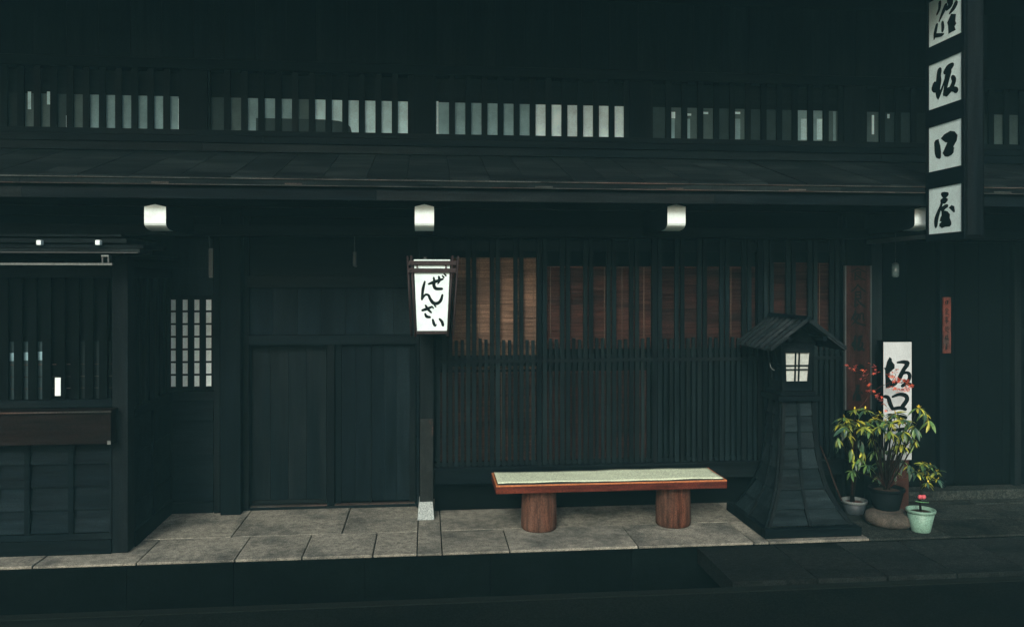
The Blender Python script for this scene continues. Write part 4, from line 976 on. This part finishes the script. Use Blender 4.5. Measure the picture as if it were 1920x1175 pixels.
def rosette(par, c, n=9, s=1.0, bright=.5, buds=3, down=0.0):
    a0 = random.uniform(0, 6.28)
    n = int(n * 1.5)
    for i in range(n):
        yaw = a0 + 2.4 * i; pt = random.uniform(-.55, .45) - down
        r = random.random()
        me = LV[2] if r < bright * .55 else (LV[3] if r < bright * 1.1 else (LV[0] if r < .82 else LV[1]))
        put_leaf(par, me, c + Vector((random.uniform(-.006, .006), random.uniform(-.006, .006), random.uniform(-.02, .008))), yaw, pt, random.uniform(-.5, .5), s * random.uniform(.6, 1.2))
    for i in range(buds): put_leaf(par, LV[4], c + Vector((0, -.004, .004)), random.uniform(0, 6.28), random.uniform(.5, 1.3), 0, s * random.uniform(.8, 1.1))
def branch(par, pts, r0, r1, m='stem'):
    n = len(pts); tube('stem', pts, [r0 + (r1 - r0) * i / (n - 1) for i in range(n)], m, par, 6)
def pot(par, cx, cy, rt, rb, h, m, mrim, soil, z0=0.0, rim=.016):
    lathe('pot', cx, cy, [(rb * .96, z0), (rb, z0 + .006), (rt * .93, z0 + h - .03), (rt * .88, z0 + h - .028), (rt * .86, z0 + h - .045)], m, par, 36)
    lathe('pot_rim', cx, cy, [(rt * .935, z0 + h - .029), (rt, z0 + h - .027), (rt + .003, z0 + h - .008), (rt, z0 + h), (rt * .93, z0 + h), (rt * .89, z0 + h - .006), (rt * .885, z0 + h - .0275)], mrim, par, 36)
    lathe('soil', cx, cy, [(rt * .86, z0 + h - .044), (rt * .85, z0 + h - .030), (rt * .5, z0 + h - .022), (.001, z0 + h - .018)], soil, par, 24, .01)

# right: small plant in the pale green pot
g1x, g1y = X(1730, 7.24), 7.27
p1 = thing('potted_plant', (g1x, g1y, 0), 'small variegated shrub with pink ribbon in a pale green pot, rightmost of the three', 'potted plant', 'potted shrubs beside the entrance')
pot(p1, g1x, g1y, .128, .083, .205, 'pot_green', 'pot_green', 'soil')
branch(p1, [Vector((g1x, g1y, .18)), Vector((g1x - .01, g1y, .28)), Vector((g1x + .0, g1y, .40)), Vector((g1x + .03, g1y, .50))], .013, .006)
for (px, py, n, s) in ((1731, 868, 10, .85), (1745, 872, 9, .8), (1756, 884, 9, .8), (1738, 890, 10, .9), (1740, 905, 9, .8), (1722, 884, 7, .8), (1758, 898, 7, .7), (1734, 880, 8, .8)):
    dy = random.uniform(-.07, .07); c = P(px, py, g1y + dy)
    branch(p1, [Vector((g1x, g1y, .38)), Vector(((g1x + c.x) / 2, g1y + dy / 2, (c.z + .40) / 2)), c], .005, .003)
    rosette(p1, c, n, s, .55, 2, .1)
for dx in (-.018, .018):
    lathe('ribbon', g1x + dx, g1y - .02, [(.003, .300), (.017, .306), (.021, .322), (.013, .338), (.004, .34)], 'ribbon', p1, 10, .12)
tube('plant_tag', [Vector((g1x - .07, g1y - .03, .285)), Vector((g1x, g1y - .035, .275)), Vector((g1x + .06, g1y - .03, .27))], .004, 'tag_green', p1, 5)
# left: tall shrub in grey pot with pale rim
g2x, g2y = X(1597, 7.95), 7.90
p2 = thing('potted_plant', (g2x, g2y, 0), 'tall leafy shrub in a grey pot with worn pale rim, close behind the street lantern', 'potted plant', 'potted shrubs beside the entrance')
z0p = 0
rimz = Z(936, g2y, 1597)
pot(p2, g2x, g2y, .125, .085, rimz, 'pot_grey', 'pot_rim', 'soil_red')
b0_ = Vector((g2x - .02, g2y, rimz - .03))
forks = [(1583, 790), (1620, 778), (1570, 826)]
for (px, py, n, s, dn) in ((1592, 812, 9, 1.1, .6), (1575, 795, 8, 1, .3), (1596, 842, 8, 1.1, 1.0), (1618, 845, 7, 1.1, 1.0), (1583, 783, 11, 1.0, 0), (1592, 790, 9, 1, .3), (1622, 767, 8, .8, 0), (1608, 790, 10, 1.0, .1), (1618, 800, 10, 1.0, .3), (1572, 822, 6, .9, .9), (1580, 805, 7, .9, .5), (1636, 822, 7, 1.0, .8), (1602, 768, 7, .8, 0), (1604, 865, 4, .8, .9), (1585, 800, 8, 1, .4), (1612, 825, 6, 1, .9)):
    dy = random.uniform(-.28, .02); c = P(px, py, g2y + dy - .1)
    m1 = b0_ + Vector(((px - 1600) * .001, dy * .3, .35))
    branch(p2, [b0_ + Vector((random.uniform(-.02, .02), 0, 0)), m1, (m1 + c) / 2 + Vector((0, 0, .03)), c], .009, .004)
    rosette(p2, c, n, s, .5, 2 if dn < .3 else 0, dn)
# middle: wide shrub in black pot on a round stone
g3x, g3y = X(1658, 7.60), 7.56
st = lathe('round_stone', g3x, g3y - .06, [(.17, .0), (.215, .025), (.228, .065), (.215, .105), (.17, .128), (.10, .134), (.001, .136)], 'millstone', None, 40, .012)
tag(st, 'thick round worn stone on the pavement carrying the black flower pot', 'stone')
p3 = thing('potted_plant', (g3x, g3y, .135), 'broad variegated shrub in a black pot set on a round stone, middle of the three', 'potted plant', 'potted shrubs beside the entrance')
pot(p3, g3x, g3y, .165, .115, .20, 'pot_black', 'pot_black', 'soil', .137)
b0_ = Vector((g3x, g3y, .31))
for (px, py, n, s, dn) in ((1648, 835, 7, 1.1, 1.0), (1712, 822, 8, 1.1, .8), (1695, 808, 9, 1.1, .3), (1670, 795, 9, 1, .2), (1625, 790, 8, 1, .4), (1640, 786, 9, 1.0, 0), (1660, 790, 11, 1.0, 0), (1679, 776, 12, 1.1, 0), (1690, 788, 10, 1.0, .1), (1703, 790, 9, 1.0, .3), (1722, 765, 8, 1.0, .1), (1733, 772, 8, 1.1, .5), (1742, 790, 6, 1.1, .9), (1690, 834, 12, 1.2, .2), (1705, 872, 8, 1, .6), (1650, 800, 8, 1.0, .4), (1668, 808, 8, 1.0, .5), (1715, 800, 6, 1, .8), (1630, 800, 8, 1, .3), (1680, 815, 6, 1, .9), (1650, 775, 7, .8, 0)):
    dy = random.uniform(-.18, .16); c = P(px, py, g3y + dy)
    m1 = b0_ + Vector(((px - 1665) * .0018, dy * .3, .24))
    branch(p3, [b0_ + Vector((random.uniform(-.03, .03), 0, 0)), m1, (m1 + c) / 2 + Vector((0, 0, .03)), c], .010, .004)
    rosette(p3, c, n, s, .55, 3 if dn < .2 else 0, dn)
for (px, py, n, s_) in ((1640, 846, 8, 1.0), (1655, 868, 8, .9), (1626, 872, 7, .9), (1676, 884, 7, .8), (1612, 858, 7, 1.0), (1598, 880, 6, .9), (1648, 892, 6, .8), (1690, 862, 6, .9), (1665, 845, 6, .9)):
    c = P(px, py, g3y + random.uniform(-.05, .25)); branch(p3, [b0_, (b0_ + c) / 2 + Vector((0, 0, .04)), c], .005, .003); rosette(p3, c, n, s_, .0, 0, .4)
for k in range(16):      # bare twiggy undergrowth at the foot
    a = random.uniform(0, 6.28); r = random.uniform(.08, .2)
    branch(p3, [b0_, b0_ + Vector((r * .5 * math.cos(a), r * .5 * math.sin(a), .10)), b0_ + Vector((r * math.cos(a), r * math.sin(a), random.uniform(.1, .28)))], .004, .002, 'twig')
# red maple twigs
def maple_leaf(name, m, s=.022):
    vs = [(0, 0, 0)]; fs = []
    for k in range(5):
        a = R(-110 + 55 * k); l = s * (1.0 if k == 2 else .85 if k in (1, 3) else .6)
        vs += [(l * math.cos(a), l * math.sin(a), -.1 * l), (l * .38 * math.cos(a - .42), l * .38 * math.sin(a - .42), .002), (l * .38 * math.cos(a + .42), l * .38 * math.sin(a + .42), .002)]
        i = 1 + 3 * k; fs += [[0, i + 1, i, i + 2]]
    me = bpy.data.meshes.new(name); me.from_pydata(vs, [], fs); me.materials.append(M[m]); return me
ML = [maple_leaf('leaf', 'leaf_red', .028), maple_leaf('leaf', 'leaf_redd', .028), maple_leaf('leaf', 'leaf_red', .036)]
MY = 7.74
mp_ = thing('maple_sapling', P(1600, 935, MY + .1), 'thin red leaved maple twigs rising behind the green shrubs in front of the white sign', 'maple')
root = P(1598, 928, 7.88)
tw = [[root, P(1600, 850, 7.8), P(1603, 775, MY), P(1622, 752, MY), P(1632, 738, MY), P(1628, 715, MY), P(1622, 695, MY)],
      [P(1632, 738, MY), P(1640, 740, MY), P(1655, 752, MY)], [P(1632, 738, MY), P(1650, 725, MY), P(1672, 715, MY - .04), P(1690, 718, MY - .04), P(1708, 722, MY - .04)],
      [P(1672, 715, MY - .04), P(1680, 702, MY - .04), P(1670, 694, MY - .04)], [P(1628, 715, MY), P(1636, 700, MY), P(1637, 684, MY)], [P(1622, 700, MY), P(1605, 695, MY), P(1590, 688, MY)], [P(1690, 718, MY - .04), P(1696, 712, MY), P(1702, 714, MY)]]
for i, t in enumerate(tw): branch(mp_, t, .0055 if i == 0 else .003, .002, 'twig')
cl = [(1589, 686, 3), (1600, 686, 4), (1600, 695, 3), (1622, 694, 3), (1622, 702, 3), (1636, 684, 4), (1639, 690, 4), (1644, 698, 5), (1620, 710, 3), (1630, 722, 6), (1628, 730, 5), (1638, 734, 3), (1645, 740, 8), (1652, 748, 9), (1640, 742, 4), (1666, 703, 5), (1672, 705, 7), (1678, 700, 5), (1680, 712, 8), (1684, 711, 6), (1690, 713, 8), (1697, 713, 7), (1704, 718, 8), (1708, 724, 6), (1668, 724, 6), (1678, 728, 8), (1688, 732, 8), (1696, 730, 6), (1700, 733, 4), (1660, 756, 4), (1664, 766, 4), (1682, 694, 3), (1702, 726, 5)]
for (px, py, n) in cl:
    for k in range(n):
        dk = random.random() < (.75 if px < 1660 else .15)
        c = P(px + random.uniform(-5, 5), py + random.uniform(-3.5, 3.5), MY - .03 + random.uniform(-.05, .04))
        o = put_leaf(mp_, ML[1] if dk else random.choice((ML[0], ML[2])), c, random.uniform(0, 6.28), random.uniform(-.9, .3), random.uniform(-.9, .9), random.uniform(.7, 1.1))
# leaning stick beside the lantern
stk = tube('leaning_stick', [P(1538, 836, 7.75), P(1552, 868, 7.72), P(1562, 898, 7.68), P(1578, 938, 7.6)], [.006, .007, .008, .008], 'twig2', None, 7)
tag(stk, 'thin reddish brown stick leaning against the right side of the street lantern base', 'stick')
